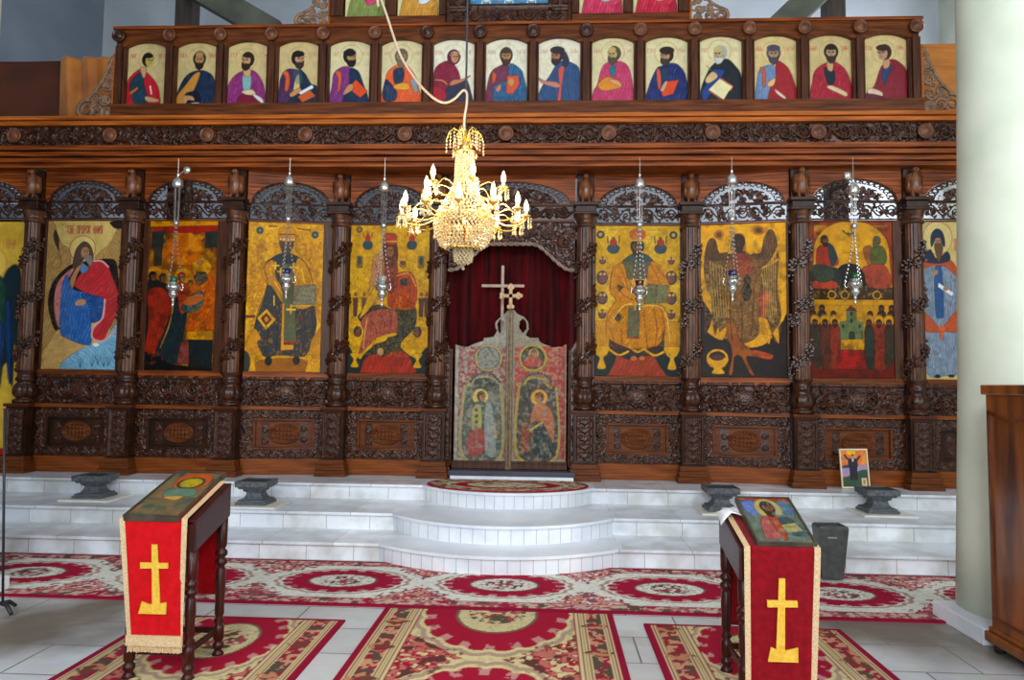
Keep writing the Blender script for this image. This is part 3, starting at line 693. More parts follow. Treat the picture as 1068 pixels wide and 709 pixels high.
R.dot(1, .1, .01)
sheet('vine_frieze', CXa-X0, CXb-X0, 4.27-z0, 4.49-z0, 7.995-7.95, W_DARKC, t, H=R.H, depth=.045)
LB(LB(MB(), 7.93, 8.5, 4.50, 4.55), 7.9, 8.5, 4.555, 4.6).build('top_ledge', W_LIGHT, t, bevel=.004)
ro = []
for k in range(11):
    x = atY(15, 145, 7.95).x+k*(atY(965, 137, 7.95).x-atY(15, 145, 7.95).x)/9
    if x > 5.9: continue
    b = MB(); b.lathe([(.088, 0), (.088, .02), (.07, .028), (.066, .018), (.05, .02), (.03, .034), (.012, .036)], (0, 0, 0), 24)
    b.v = [(vx+x-X0, -vz+.0, vy+4.38-z0) for vx, vy, vz in b.v]; b.build('rosette', W_ROS, t, True)
# ================================================================ painted icons
def head(p, x, y, r, skin='a87848', hair='2c1c14', beard=None, turn=0, tall=1.25, hood=None, grey=False):
    if hood: p.ell(hood, x-turn*r*.15, y-r*.1, r*1.5, r*tall*1.35)
    elif hair: p.ell(hair, x-turn*r*.25, y-r*.25, r*1.2, r*tall*1.12)
    if beard: p.ell(beard, x+turn*r*.1, y+r*.75, r*.85, r*.95)
    p.ell(skin, x+turn*r*.1, y, r*.82, r*tall*.92)
    if hair and not hood: p.ell(hair, x-turn*r*.2, y-r*1.0, r*.95, r*.5)
    if beard: p.poly(beard, [(x-r*.8, y+r*.2), (x-r*.35, y+r*.55), (x+turn*r*.1, y+r*.45), (x+r*.45, y+r*.55), (x+r*.85, y+r*.2), (x+r*.6, y+r*1.3), (x+turn*r*.2, y+r*1.75), (x-r*.6, y+r*1.3)])
    d = '2a1810'; tx = x+turn*r*.25
    for s in (-1, 1):
        p.line(d, r*.13, [(tx+s*r*.5, y-r*.28), (tx+s*r*.15, y-r*.26)], False); p.ell(d, tx+s*r*.33, y-r*.1, r*.12, r*.09)
    p.line('7a5030', r*.12, [(tx, y-r*.15), (tx+turn*r*.12, y+r*.25)], False); p.line('7a3428', r*.12, [(tx-r*.2, y+r*.5), (tx+r*.22, y+r*.5)], False)
def halo(p, x, y, r, fill=None, ringc='b89848', w=2):
    if fill: p.ell(fill, x, y, r)
    p.ring(ringc, x, y, r, r, w)

def p_elijah():
    p = Paint(30, 30, 352, 672, 150, 'd2b566'); p.mottle('b89a50', .4, 60, .5); p.grain = .16; p.sat = .95
    p.poly('b48c4c', [(30, 50), (55, 40), (75, 90), (95, 130), (130, 160), (135, 230), (90, 300), (80, 400), (110, 500), (150, 530), (210, 570), (120, 672), (30, 672)], folds=(35, 22, .6), fc='dcc080')
    p.poly('b48c4c', [(240, 190), (300, 130), (330, 70), (352, 50), (352, 672), (330, 600), (320, 420), (320, 230), (290, 205)], folds=(-40, 22, .6), fc='dcc080')
    p.poly('3a2a1c', [(62, 70), (80, 110), (84, 170), (100, 220), (80, 160), (58, 110)]); p.poly('2a1c14', [(300, 35), (352, 32), (352, 60), (330, 65), (310, 55)])
    p.poly('1c1412', [(150, 215), (75, 280), (48, 360), (58, 440), (100, 510), (200, 400), (300, 380), (352, 340), (345, 270), (330, 205), (290, 195), (250, 200)])
    p.poly('d2a860', [(30, 610), (60, 560), (100, 500), (140, 540), (210, 570), (150, 640), (120, 672), (30, 672)], folds=(60, 20, .5), fc='7a5a30')
    p.poly('7ab0cc', [(352, 480), (352, 672), (120, 672), (160, 610), (230, 570), (300, 540)], folds=(-50, 22, .7), fc='b8dcec')
    for x, y in ((250, 640), (275, 630), (300, 640), (320, 635), (200, 645)):
        for a in (-.6, 0, .6): p.line('2a5878', 2.5, [(x, y+20), (x+22*math.sin(a), y-22*math.cos(a))], False)
    p.poly('c87c78', [(155, 235), (110, 265), (78, 320), (76, 420), (102, 495), (118, 400), (125, 300)], folds=(0, 14, .4))
    p.poly('2a68b0', [(125, 265), (103, 330), (104, 500), (135, 538), (238, 566), (240, 470), (292, 450), (292, 370), (225, 345), (150, 325)], folds=(12, 22, .8), fc='78acd8')
    p.poly('1c4c8c', [(190, 350), (240, 350), (292, 375), (288, 445), (240, 470), (225, 400)], folds=(60, 14, .8), fc='68a0d0')
    p.poly('c02830', [(240, 200), (288, 212), (322, 280), (350, 350), (345, 430), (315, 500), (290, 548), (245, 535), (250, 490), (282, 455), (292, 372), (215, 345), (168, 322), (158, 300), (190, 250), (215, 225)], folds=(35, 26, .7), fc='e06058')
    p.line('e0a098', 8, [(292, 372), (286, 450), (250, 490), (246, 535), (290, 550), (335, 510), (352, 500)]); p.line('e0a098', 7, [(235, 205), (270, 205), (300, 230)])
    p.poly('b88454', [(160, 240), (138, 290), (150, 325), (166, 270), (190, 215), (180, 205)]); p.ell('c09060', 188, 385, 24, 14, rot=-15)
    p.ell('e8e4dc', 262, 565, 14, 8); p.poly('5888b8', [(190, 215), (215, 240), (190, 260), (180, 240)])
    halo(p, 185, 152, 56, 'dcc070', 'a84838', 3)
    p.poly('5c4438', [(185, 122), (155, 160), (146, 235), (178, 222), (200, 190), (232, 205), (230, 165), (212, 130)], folds=(0, 9, .4), fc='8c7464')
    p.ell('b08058', 197, 168, 18, 24); head(p, 198, 165, 18, 'b08058', None, None, 1); p.poly('8c7c74', [(192, 185), (222, 180), (232, 205), (222, 228), (200, 200)])
    p.engrave('6c4c24', 40, .012, .5, (30, 40, 140, 672), 3); p.engrave('6c4c24', 40, .012, .4, (300, 60, 352, 500), 4)
    write(p, 'СВЕ ПРОРОК ИЛИЯ', 116, 52, 152, 33, 'b04838', 3.4)
    return p
def p_presentation():
    p = Paint(38, 26, 335, 680, 150, '7a4a20'); p.mottle('b07828', .8, 50, .45); p.engrave('4c2410', 30, .02, .6)
    p.poly('9a2c20', [(60, 52), (335, 45), (335, 85), (60, 80)], False); p.poly('c88c2c', [(38, 26), (335, 26), (335, 45), (38, 52)], False)
    for x in (75, 305): p.poly('2c3430', [(x-25, 75), (x+28, 70), (x+28, 140), (x-25, 145)], False)
    p.ell('b8641c', 185, 160, 88, 80); p.mottle('d89038', .7, 25, .5, (100, 80, 280, 220)); p.poly('40382c', [(60, 140), (95, 135), (95, 225), (60, 225)], False)
    p.poly('a86020', [(38, 225), (335, 215), (335, 330), (38, 330)], False)
    for x, y in ((65, 265), (105, 275), (190, 268)): halo(p, x, y, 34, 'cc8c24')
    halo(p, 270, 230, 38, 'd09428')
    p.poly('28231f', [(38, 300), (90, 290), (130, 320), (90, 400), (60, 480), (38, 640)]); 
    p.poly('9c3020', [(42, 340), (100, 320), (150, 380), (130, 470), (95, 600), (40, 600), (50, 470)], folds=(10, 18, .6), fc='c06038')
    p.poly('1e3034', [(160, 310), (200, 330), (215, 400), (205, 500), (180, 640), (90, 672), (85, 600), (120, 500), (150, 400)], folds=(14, 18, .6), fc='3c5860')
    p.line('c08a2c', 5, [(155, 380), (140, 480), (105, 580)]); p.poly('b04424', [(170, 300), (215, 310), (240, 370), (225, 400), (185, 430)], folds=(30, 12, .5))
    p.poly('b0481c', [(238, 280), (300, 262), (328, 300), (328, 520), (215, 520), (235, 400), (215, 350)], folds=(8, 16, .7), fc='d88030'); p.mottle('d89030', .5, 12, .58, (215, 280, 330, 520))
    p.poly('cc9030', [(218, 510), (328, 505), (328, 545), (212, 545)], False); p.poly('1a2426', [(225, 545), (328, 545), (328, 672), (228, 672)], False, folds=(0, 18, .5), fc='38484a')
    p.poly('34504e', [(190, 400), (250, 335), (285, 350), (270, 410), (215, 430)], folds=(40, 14, .5)); p.ell('b8643c', 240, 372, 45, 20, rot=-20)
    p.poly('884038', [(190, 560), (225, 550), (232, 650), (180, 650)], False, folds=(90, 14, .5), fc='a89888')
    p.poly('141414', [(38, 600), (100, 620), (150, 650), (230, 660), (335, 672), (335, 680), (38, 680)]); p.mottle('8c3c1c', .6, 20, .55, (38, 590, 120, 660))
    for x, y, h in ((62, 272, '1c1414'), (107, 280, '503828'), (188, 275, '9a3020')): head(p, x, y, 15, '905c34', h, None, 1)
    head(p, 258, 255, 15, '905c34', 'c88c30', '38403c', -1); p.poly('343c3a', [(240, 262), (285, 250), (295, 285), (262, 310), (243, 290)]); p.ell('a0703c', 262, 208, 18, 14); head(p, 222, 302, 10, 'a06c3c', '4a3020', None)
    p.mottle('2c1c12', .45, 35, .52); p.engrave('d09038', 12, .014, .55, (215, 260, 330, 520), 3); p.engrave('1c120c', 18, .014, .5, (38, 220, 335, 680), 4); return p
def p_bishop():
    p = Paint(50, 25, 380, 660, 150, 'd8a020'); p.mottle('e8b42c', .8, 90, .45); p.mottle('b87c18', .5, 10, .6); p.engrave('8c5410', 26, .022, .55)
    for x in (90, 310): p.mottle('a8641c', .55, 9, .5, (x-30, 110, x+50, 600))
    for x, y in ((100, 62), (340, 72)): p.ell('c89828', x, y, 24); p.ell('3c4844', x, y, 16); p.ell('707870', x, y, 6)
    p.line('5c3c10', 5, [(140, 42), (172, 42)], False); p.line('5c3c10', 5, [(262, 48), (318, 52)], False)
    p.poly('2a343a', [(160, 175), (205, 155), (260, 165), (300, 200), (330, 290), (350, 400), (355, 480), (300, 600), (130, 600), (105, 560), (90, 480), (120, 370), (140, 290), (120, 215)], folds=(5, 20, .3), fc='58646a')
    p.poly('c88c20', [(90, 480), (120, 520), (105, 540), (130, 600), (80, 600), (60, 540)]); p.poly('c88c20', [(350, 400), (378, 460), (340, 520), (330, 600), (375, 600), (378, 420)])
    p.mottle('b07820', .5, 9, .6, (110, 370, 350, 600))
    p.poly('c08426', [(130, 200), (165, 190), (175, 260), (200, 300), (210, 370), (160, 300), (140, 290), (115, 240)], folds=(70, 12, .6)); p.poly('c48a28', [(270, 170), (310, 210), (340, 300), (330, 380), (255, 380), (250, 270)], folds=(60, 14, .5))
    p.poly('586048', [(208, 200), (250, 200), (262, 370), (272, 535), (215, 540), (208, 380)], False); p.line('a83018', 8, [(216, 535), (272, 530)])
    p.poly('d09428', [(208, 370), (216, 370), (218, 545), (262, 545), (260, 565), (206, 570)], False)
    for x, y, s in ((172, 210, 14), (252, 215, 17), (245, 395, 18), (195, 235, 12)): p.line('e8b830', 7, [(x-s, y), (x+s, y)], False); p.line('e8b830', 7, [(x, y-s), (x, y+s)], False)
    p.poly('7c7860', [(255, 295), (350, 285), (352, 372), (250, 378)], False); p.mottle('a8a088', .6, 6, .5, (256, 295, 350, 372)); p.line('d8a430', 5, [(248, 380), (354, 374)], False)
    p.poly('d8a428', [(100, 435), (140, 395), (180, 440), (140, 485)], False); p.poly('6c2818', [(116, 437), (140, 412), (164, 440), (140, 466)], False); p.poly('c89028', [(128, 439), (140, 426), (152, 440), (140, 454)], False)
    p.poly('d09828', [(105, 580), (150, 600), (200, 590), (300, 595), (330, 585), (310, 612), (130, 615)], folds=(90, 8, .4))
    p.poly('98601c', [(120, 612), (300, 605), (315, 658), (115, 660)]); p.ell('201c18', 155, 615, 16, 20); p.ell('201c18', 275, 610, 16, 20)
    for x in (88, 330): p.poly('d09c2c', [(x-18, 590), (x+18, 590), (x+6, 615), (x+14, 655), (x-14, 655), (x-6, 615)])
    p.poly('38382c', [(50, 575), (75, 600), (72, 655), (50, 658)]); p.line('7a2c30', 12, [(50, 430), (88, 428)], False)
    for P in ([(160, 175), (125, 220), (140, 290), (105, 400), (90, 480)], [(260, 165), (310, 205), (340, 290)], [(120, 420), (150, 500), (135, 595)], [(185, 400), (190, 500), (185, 590)], [(290, 400), (310, 480), (295, 590)], [(330, 400), (345, 470)]): p.line('140f0c', 3, P)
    for P in ([(150, 220), (160, 260), (205, 330)], [(285, 220), (300, 280)], [(170, 340), (172, 380)]): p.line('f0c040', 4, P)
    head(p, 217, 118, 27, '6c4c30', '54483c', '4a4238'); p.poly('c88c28', [(182, 60), (195, 45), (240, 45), (254, 62), (250, 100), (186, 102)]); p.line('6a3418', 5, [(186, 75), (250, 73)]); 
    for x in (190, 205, 220, 235, 248): p.ell('e8dcc0', x, 96, 4)
    p.ell('b87c40', 155, 270, 14, 18); p.mottle('5a3810', .3, 30, .56); p.engrave('b88428', 14, .012, .16, (100, 200, 350, 600), 3); p.engrave('4c2c0c', 20, .012, .35, (60, 110, 375, 600), 8); return p
def p_mother():
    p = Paint(18, 36, 384, 672, 150, 'cc9c24'); p.mottle('dcb030', .8, 70, .45); p.mottle('a87818', .4, 12, .58); p.engrave('8c5c14', 26, .022, .5)
    for x, y in ((58, 55), (352, 52)): p.ell('6c5030', x, y, 15); p.ell('98783c', x, y, 7)
    for x in (98, 302):
        p.ell('34484c', x, 122, 24, 22); p.ell('9c3420', x, 92, 14, 14); p.ell('8c5c34', x, 75, 7); p.line('9c3420', 5, [(x-20, 85), (x-22, 68)], False); p.line('9c3420', 5, [(x+18, 85), (x+20, 68)], False)
    for x in (62, 345): p.poly('806c2c', [(x-14, 170), (x+14, 170), (x+14, 222), (x-14, 222)], False); p.ell('38444c', x, 190, 9, 18)
    for x in (48, 88, 350, 375): p.ell('885028', x, 335, 8, 10); p.poly('5c3c34', [(x-12, 350), (x+12, 350), (x+8, 430), (x-8, 430)], False)
    for x in (62, 335): p.ell('34383c', x, 495, 20, 24); p.ell('7c3c28', x, 500, 11, 14)
    p.poly('22302c', [(60, 440), (140, 380), (230, 400), (310, 380), (330, 420), (320, 480), (260, 560), (384, 640), (384, 672), (18, 672), (60, 640), (120, 560), (200, 520)]); p.mottle('585c38', .4, 14, .58, (220, 400, 330, 600))
    p.poly('22302c', [(18, 560), (50, 600), (80, 620), (60, 672), (18, 672)]); p.poly('22302c', [(384, 560), (340, 610), (320, 640), (340, 672), (384, 672)])
    p.poly('b47c58', [(130, 175), (170, 165), (190, 240), (175, 330), (110, 400), (68, 440), (100, 360), (115, 260)], folds=(-15, 16, .5), fc='d4b090'); p.poly('cc9c34', [(120, 300), (150, 330), (110, 400), (70, 435), (95, 370)])
    p.poly('9c4840', [(100, 420), (160, 400), (235, 410), (235, 510), (150, 520), (110, 570), (70, 590), (90, 500), (75, 460)], folds=(10, 20, .7), fc='c47c64'); p.line('d0a038', 12, [(235, 505), (170, 522), (120, 560), (75, 600)])
    p.poly('a43820', [(225, 250), (300, 240), (328, 300), (325, 380), (290, 400), (200, 385), (205, 300)], folds=(40, 14, .6), fc='c86038'); p.ell('283034', 272, 282, 22, 18); p.poly('7c281c', [(180, 180), (230, 180), (240, 270), (215, 330), (185, 300)], folds=(10, 10, .4))
    p.mottle('d09838', .55, 8, .56, (225, 340, 300, 400))
    p.poly('9c3424', [(80, 665), (100, 610), (150, 590), (180, 600), (240, 575), (290, 590), (320, 640), (315, 672), (80, 672)], folds=(20, 30, .4)); p.ell('b89868', 168, 580, 14, 16)
    for P in ([(120, 440), (150, 500), (130, 560)], [(160, 410), (185, 460), (180, 510)], [(205, 405), (215, 450), (205, 505)], [(130, 190), (150, 260), (110, 340)], [(165, 175), (175, 250)], [(240, 260), (235, 330), (215, 380)], [(290, 260), (300, 330), (280, 390)]): p.line('4c1c14', 3, P)
    for P in ([(105, 435), (95, 500), (90, 570)], [(235, 255), (290, 245), (325, 300)]): p.line('e0b060', 3, P)
    for x in (52, 338): p.poly('d0a034', [(x-22, 590), (x+22, 590), (x+6, 615), (x+18, 645), (x-18, 645), (x-6, 615)])
    p.poly('5c2820', [(172, 110), (228, 108), (238, 190), (215, 215), (180, 210)]); head(p, 202, 150, 20, '8c6038', None); p.poly('a8442c', [(170, 95), (180, 72), (225, 74), (232, 100), (228, 118), (176, 116)]); p.line('d8ac48', 4, [(172, 106), (230, 106)])
    head(p, 262, 208, 13, '94683c', '5a3c24'); p.poly('c09040', [(248, 190), (250, 175), (276, 175), (278, 190)]); p.mottle('4c3418', .3, 25, .57); p.engrave('3c2010', 16, .012, .55, (30, 170, 370, 640), 8); p.engrave('d8a850', 14, .01, .4, (60, 170, 340, 600), 9); return p
def p_ruler():
    p = Paint(20, 30, 392, 690, 150, 'ccA030'.lower()); p.mottle('dcb850', .7, 80, .45); p.mottle('a87c20', .35, 10, .6); p.engrave('94641c', 26, .022, .5)
    for x, y in ((43, 70), (362, 72)): p.ell('38403c', x, y, 18); p.ell('b89850', x, y, 8)
    p.scrawl('94742c', 80, 45, 60, 8, 8); p.scrawl('94742c', 250, 45, 60, 8, 8)
    for x in (100, 306):
        p.ell('3c4c50', x, 132, 28, 24); p.ell('98382c', x, 105, 17, 16); p.ell('74502c', x, 88, 8); p.line('3c2c24', 5, [(x-24, 110), (x-26, 78)], False); p.line('3c2c24', 5, [(x+24, 110), (x+26, 78)], False)
    for y, r in ((185, 15), (260, 26), (350, 24), (420, 18)):
        for x in (52, 352): p.ell('4c4048', x, y, r, r*1.2); p.ell('744c44', x, y+r*.2, r*.6, r*.7); p.ell('c8a050', x-8, y-r*.6, 6); p.ell('c8a050', x+9, y-r*.6, 6)
    p.poly('44514a', [(125, 210), (165, 165), (210, 150), (255, 165), (290, 215), (260, 260), (150, 260)])
    p.poly('bc7c1c', [(95, 230), (135, 195), (160, 240), (200, 330), (225, 380), (310, 380), (330, 440), (340, 540), (300, 560), (180, 575), (80, 560), (70, 520), (75, 420), (110, 360), (85, 320)], folds=(25, 22, .5), fc='e8c060')
    p.poly('bc7c1c', [(265, 190), (310, 220), (345, 300), (330, 330), (250, 290)], folds=(60, 12, .5)); p.mottle('a86820', .6, 9, .57, (70, 200, 345, 560))
    p.poly('4c5638', [(155, 190), (185, 190), (190, 260), (160, 260)]); p.poly('545c48', [(168, 385), (215, 380), (212, 520), (160, 520)], False); p.line('8c3428', 6, [(160, 522), (212, 524)])
    p.poly('202828', [(118, 290), (148, 300), (125, 320)], False)
    p.poly('5c6444', [(245, 285), (290, 290), (285, 372), (232, 375)], False); p.poly('687050', [(290, 290), (340, 292), (332, 368), (285, 372)], False); p.scrawl('8c9070', 250, 300, 35, 5, 5); p.line('303828', 3, [(290, 290), (285, 372)], False)
    p.poly('d0a034', [(90, 430), (120, 395), (158, 432), (124, 475)], False); p.poly('b07428', [(98, 431), (121, 405), (148, 432), (123, 464)], False); p.ell('34302c', 120, 434, 15, 17)
    p.poly('243030', [(20, 560), (80, 560), (180, 600), (240, 600), (330, 550), (392, 560), (392, 690), (20, 690)]); p.poly('243030', [(80, 530), (110, 545), (200, 575), (300, 550), (318, 490), (345, 530), (350, 560), (240, 620), (100, 600)])
    for x0, x1, y in ((85, 165, 590), (170, 240, 575), (240, 320, 590)): p.line('d4a43c', 9, [(x0, y-15), ((x0+x1)/2, y+8), (x1, y-8)])
    for x in (50, 355): p.poly('cc9c3c', [(x-32, 560), (x+32, 560), (x+24, 595), (x+8, 612), (x+18, 655), (x-18, 655), (x-8, 612), (x-24, 595)]); p.poly('b88434', [(x-36, 450), (x+36, 450), (x+32, 560), (x-32, 560)], False, folds=(0, 18, .5))
    p.poly('94402c', [(80, 680), (100, 640), (120, 600), (160, 615), (200, 610), (270, 600), (300, 640), (328, 680), (325, 690), (80, 690)], folds=(30, 30, .4)); p.ell('b86c40', 190, 612, 14, 10); p.ell('b86c40', 225, 610, 12, 9)
    for P in [[(95, 230), (85, 320), (110, 360), (75, 420), (68, 520)], [(110, 300), (150, 340), (215, 372)], [(90, 480), (105, 550)], [(135, 480), (140, 565)], [(235, 400), (238, 470), (250, 565)], [(275, 392), (290, 480), (280, 560)], [(310, 400), (325, 480), (315, 540)], [(120, 250), (150, 300), (200, 335)], [(130, 215), (150, 260), (165, 310)], [(262, 200), (285, 240), (300, 285)], [(285, 205), (325, 260)], [(80, 560), (180, 572), (300, 556)]]: p.line('6c2410', 3, P)
    for P in ([(100, 440), (150, 380), (215, 378)], [(225, 385), (300, 385), (335, 440), (345, 540)]): p.line('f0cc70', 3, P)
    head(p, 205, 128, 26, '74502e', '3c2c24', '40342c'); p.ell('b4602c', 205, 70, 38, 28); p.mottle('d89c50', .7, 7, .5, (168, 45, 242, 98)); p.line('d8ac48', 5, [(172, 96), (240, 96)])
    p.line('c89038', 7, [(195, 360), (195, 400)], False); p.line('c89038', 7, [(180, 378), (212, 372)], False); p.mottle('5a4418', .25, 25, .58); p.engrave('8c3c18', 18, .014, .5, (70, 190, 345, 600), 8); p.engrave('f0d080', 14, .01, .25, (70, 190, 345, 560), 9); return p
def p_winged():
    p = Paint(12, 20, 385, 690, 150, 'd89c18'); p.mottle('e4ac24', .7, 60, .45)
    for x, y in ((95, 65), (268, 52)): p.ell('b46c24', x, y, 22); p.ell('584830', x, y, 12)
    p.poly('241c16', [(12, 480), (60, 500), (120, 520), (200, 560), (300, 540), (385, 440), (385, 690), (12, 690)])
    wing = [(150, 160), (120, 145), (95, 145), (80, 90), (55, 82), (35, 130), (28, 220), (40, 300), (60, 340), (62, 420), (75, 500), (90, 470), (100, 520), (130, 470), (160, 400), (180, 250)]
    p.poly('5c3c22', wing, folds=(8, 20, .55), fc='a08850'); 
    p.poly('5c3c22', [(235, 160), (275, 150), (290, 90), (315, 50), (340, 80), (352, 180), (345, 300), (360, 420), (340, 480), (335, 540), (310, 480), (300, 440), (270, 400), (240, 250)], folds=(-8, 20, .55), fc='a08850')
    p.mottle('98824c', .65, 14, .55, (35, 180, 170, 460)); p.mottle('a08450', .6, 12, .56, (270, 240, 360, 470))
    p.poly('744824', [(130, 175), (180, 140), (220, 150), (262, 190), (275, 300), (270, 420), (250, 520), (140, 540), (110, 440), (120, 300)], folds=(20, 16, .6), fc='a88850'); p.mottle('9c8850', .6, 8, .55, (110, 260, 270, 520))
    p.poly('8c3820', [(185, 150), (235, 180), (240, 220), (200, 250), (160, 230), (160, 180)], folds=(30, 12, .5)); p.ell('14100e', 213, 320, 22, 40); p.ell('1a1410', 218, 270, 16, 24)
    p.poly('a03c28', [(270, 330), (310, 320), (300, 420), (275, 440)]); p.poly('94501c', [(130, 450), (165, 460), (180, 520), (230, 570), (270, 600), (210, 600), (240, 670), (250, 680), (225, 670), (190, 600), (160, 600), (150, 670), (135, 670), (150, 580), (120, 480)], folds=(50, 16, .5), fc='b87c40')
    p.poly('b04c24', [(240, 570), (320, 590), (310, 610), (250, 595)])
    p.poly('d89a1c', [(262, 440), (300, 440), (320, 500), (345, 470), (350, 545), (320, 500), (305, 545)]); p.poly('d49a20', [(60, 420), (75, 500), (125, 470), (110, 525), (65, 510), (28, 470)])
    p.line('cc9430', 9, [(285, 215), (320, 190), (358, 110)]); p.line('c88c38', 8, [(310, 205), (350, 180)])
    p.ring('d8a038', 85, 605, 42, 34, 9); p.poly('d09a34', [(42, 605), (130, 605), (118, 640), (105, 650), (115, 672), (62, 672), (70, 650), (52, 640)]); p.ell('54301c', 85, 603, 30, 14)
    p.poly('241812', [(12, 360), (40, 380), (62, 430), (40, 490), (12, 500)]); p.poly('241812', [(385, 420), (360, 480), (350, 560), (385, 580)])
    for k in range(7): p.line('c09c54', 2.5, [(55+k*13, 180+k*6), (62+k*12, 300), (75+k*10, 430)]); p.line('c09c54', 2.5, [(340-k*10, 150+k*12), (335-k*8, 300), (340-k*9, 430)])
    for P in ([(150, 300), (140, 400), (150, 530)], [(190, 380), (195, 450), (190, 530)], [(245, 300), (240, 420), (230, 510)]): p.line('2c180c', 4, P)
    head(p, 180, 105, 25, '4c3424', '382418', '3c281c'); p.poly('382418', [(152, 90), (165, 65), (200, 65), (210, 100), (208, 150), (150, 140), (146, 120)], alpha=.55); p.mottle('3c2814', .4, 30, .55); p.engrave('281808', 22, .016, .5, (25, 140, 365, 560)); p.engrave('b8904c', 16, .014, .5, (30, 180, 360, 500), 5); return p
def p_twotier():
    p = Paint(24, 24, 380, 680, 150, '8c3c1c'); p.mottle('742c18', .7, 30, .5)
    t = np.linspace(PI, 2*PI, 20); p.poly('c8921c', [(45, 180)]+[(205+160*math.cos(a), 150-130*math.sin(-a)) for a in t]+[(365, 180), (375, 300), (375, 330), (30, 330), (35, 250)], False); p.mottle('d8a428', .6, 50, .5, (50, 40, 360, 180))
    p.poly('1c1814', [(140, 240), (170, 205), (225, 205), (255, 240), (270, 310), (130, 310)]); p.poly('2a2a22', [(24, 240), (80, 220), (150, 225), (150, 310), (24, 320)], folds=(30, 14, .5), fc='505038')
    p.poly('3c2c1c', [(24, 300), (380, 300), (380, 350), (24, 350)], False); p.mottle('a88438', .6, 8, .57, (24, 295, 380, 345))
    p.poly('9c3420', [(60, 140), (95, 120), (130, 135), (150, 200), (110, 215), (60, 215)], folds=(20, 11, .5), fc='cc6038'); p.poly('2c3838', [(105, 120), (130, 130), (145, 180), (120, 210)]); p.poly('a44028', [(40, 280), (80, 265), (140, 280), (135, 305), (45, 305)], folds=(40, 12, .6), fc='cc8058')
    p.poly('384030', [(35, 215), (90, 205), (130, 230), (120, 270), (60, 275)], folds=(20, 12, .4))
    p.poly('94582c', [(255, 140), (290, 130), (310, 200), (275, 205)]); p.poly('545828', [(290, 135), (340, 130), (355, 180), (335, 210), (290, 205)], folds=(20, 12, .6), fc='84843c'); p.poly('9c4430', [(255, 215), (340, 205), (372, 270), (350, 305), (275, 295), (260, 250)], folds=(25, 16, .6), fc='bc6c4c')
    for x in (120, 175, 310): p.ring('c89838', x, 332, 16, 16, 4); p.ell('54341c', x, 335, 8)
    head(p, 95, 105, 15, '74482c', '34241c', '34241c', 1); head(p, 310, 108, 15, '6c5038', '50503c', '50583c', -1); p.line('44502c', 7, [(170, 62), (190, 78), (215, 72)]); p.line('44502c', 6, [(200, 88), (192, 70)], False)
    p.line('a84828', 2.5, [(170, 155), (235, 155)], False)
    p.poly('c49020', [(24, 352), (380, 352), (380, 480), (260, 520), (250, 560), (150, 560), (140, 520), (24, 480)], False); p.line('8c5c18', 2, [(30, 375), (376, 375)], False)
    p.poly('68744c', [(150, 445), (180, 440), (180, 395), (200, 375), (222, 395), (222, 440), (250, 445), (248, 515), (152, 518)], False); p.poly('7c2c20', [(178, 398), (200, 375), (224, 398)], False); p.poly('343c2c', [(190, 515), (190, 490), (201, 482), (214, 490), (214, 515)], False)
    for x, y in ((165, 462), (235, 462), (201, 440), (201, 410)): p.ell('303828', x, y, 6, 9)
    r = random.Random(5); cols = ['84301c', '3c3424', '2c3428', '98381c', '442c1c', '5c2c1c']
    for row, (y, n) in enumerate(((390, 2), (415, 3), (450, 3))):
        for sd in (0, 1):
            for k in range(n):
                x = (35+k*42+row*6) if sd == 0 else (370-k*42-row*6)
                if row == 2: halo(p, x, y-12, 22, 'c8921c', '8c5c18', 2)
                p.poly(cols[r.randint(0, 5)], [(x-16, y+14), (x+16, y+14), (x+22, y+80), (x+16, y+170+row*10), (x-16, y+170+row*10), (x-20, y+80)], folds=(8, 12, .5)); head(p, x, y, 11, '744428', '2c1c14', '34241c')
    p.poly('a4201c', [(150, 560), (250, 560), (262, 640), (140, 640)], False, folds=(90, 22, .5), fc='c84830'); p.poly('6c2014', [(24, 600), (60, 640), (140, 640), (262, 640), (340, 640), (380, 600), (380, 680), (24, 680)])
    p.mottle('2c180e', .5, 25, .52, (24, 480, 380, 680)); p.mottle('3c2010', .3, 30, .55); p.engrave('1c100a', 14, .014, .5, (24, 380, 380, 680), 8); return p
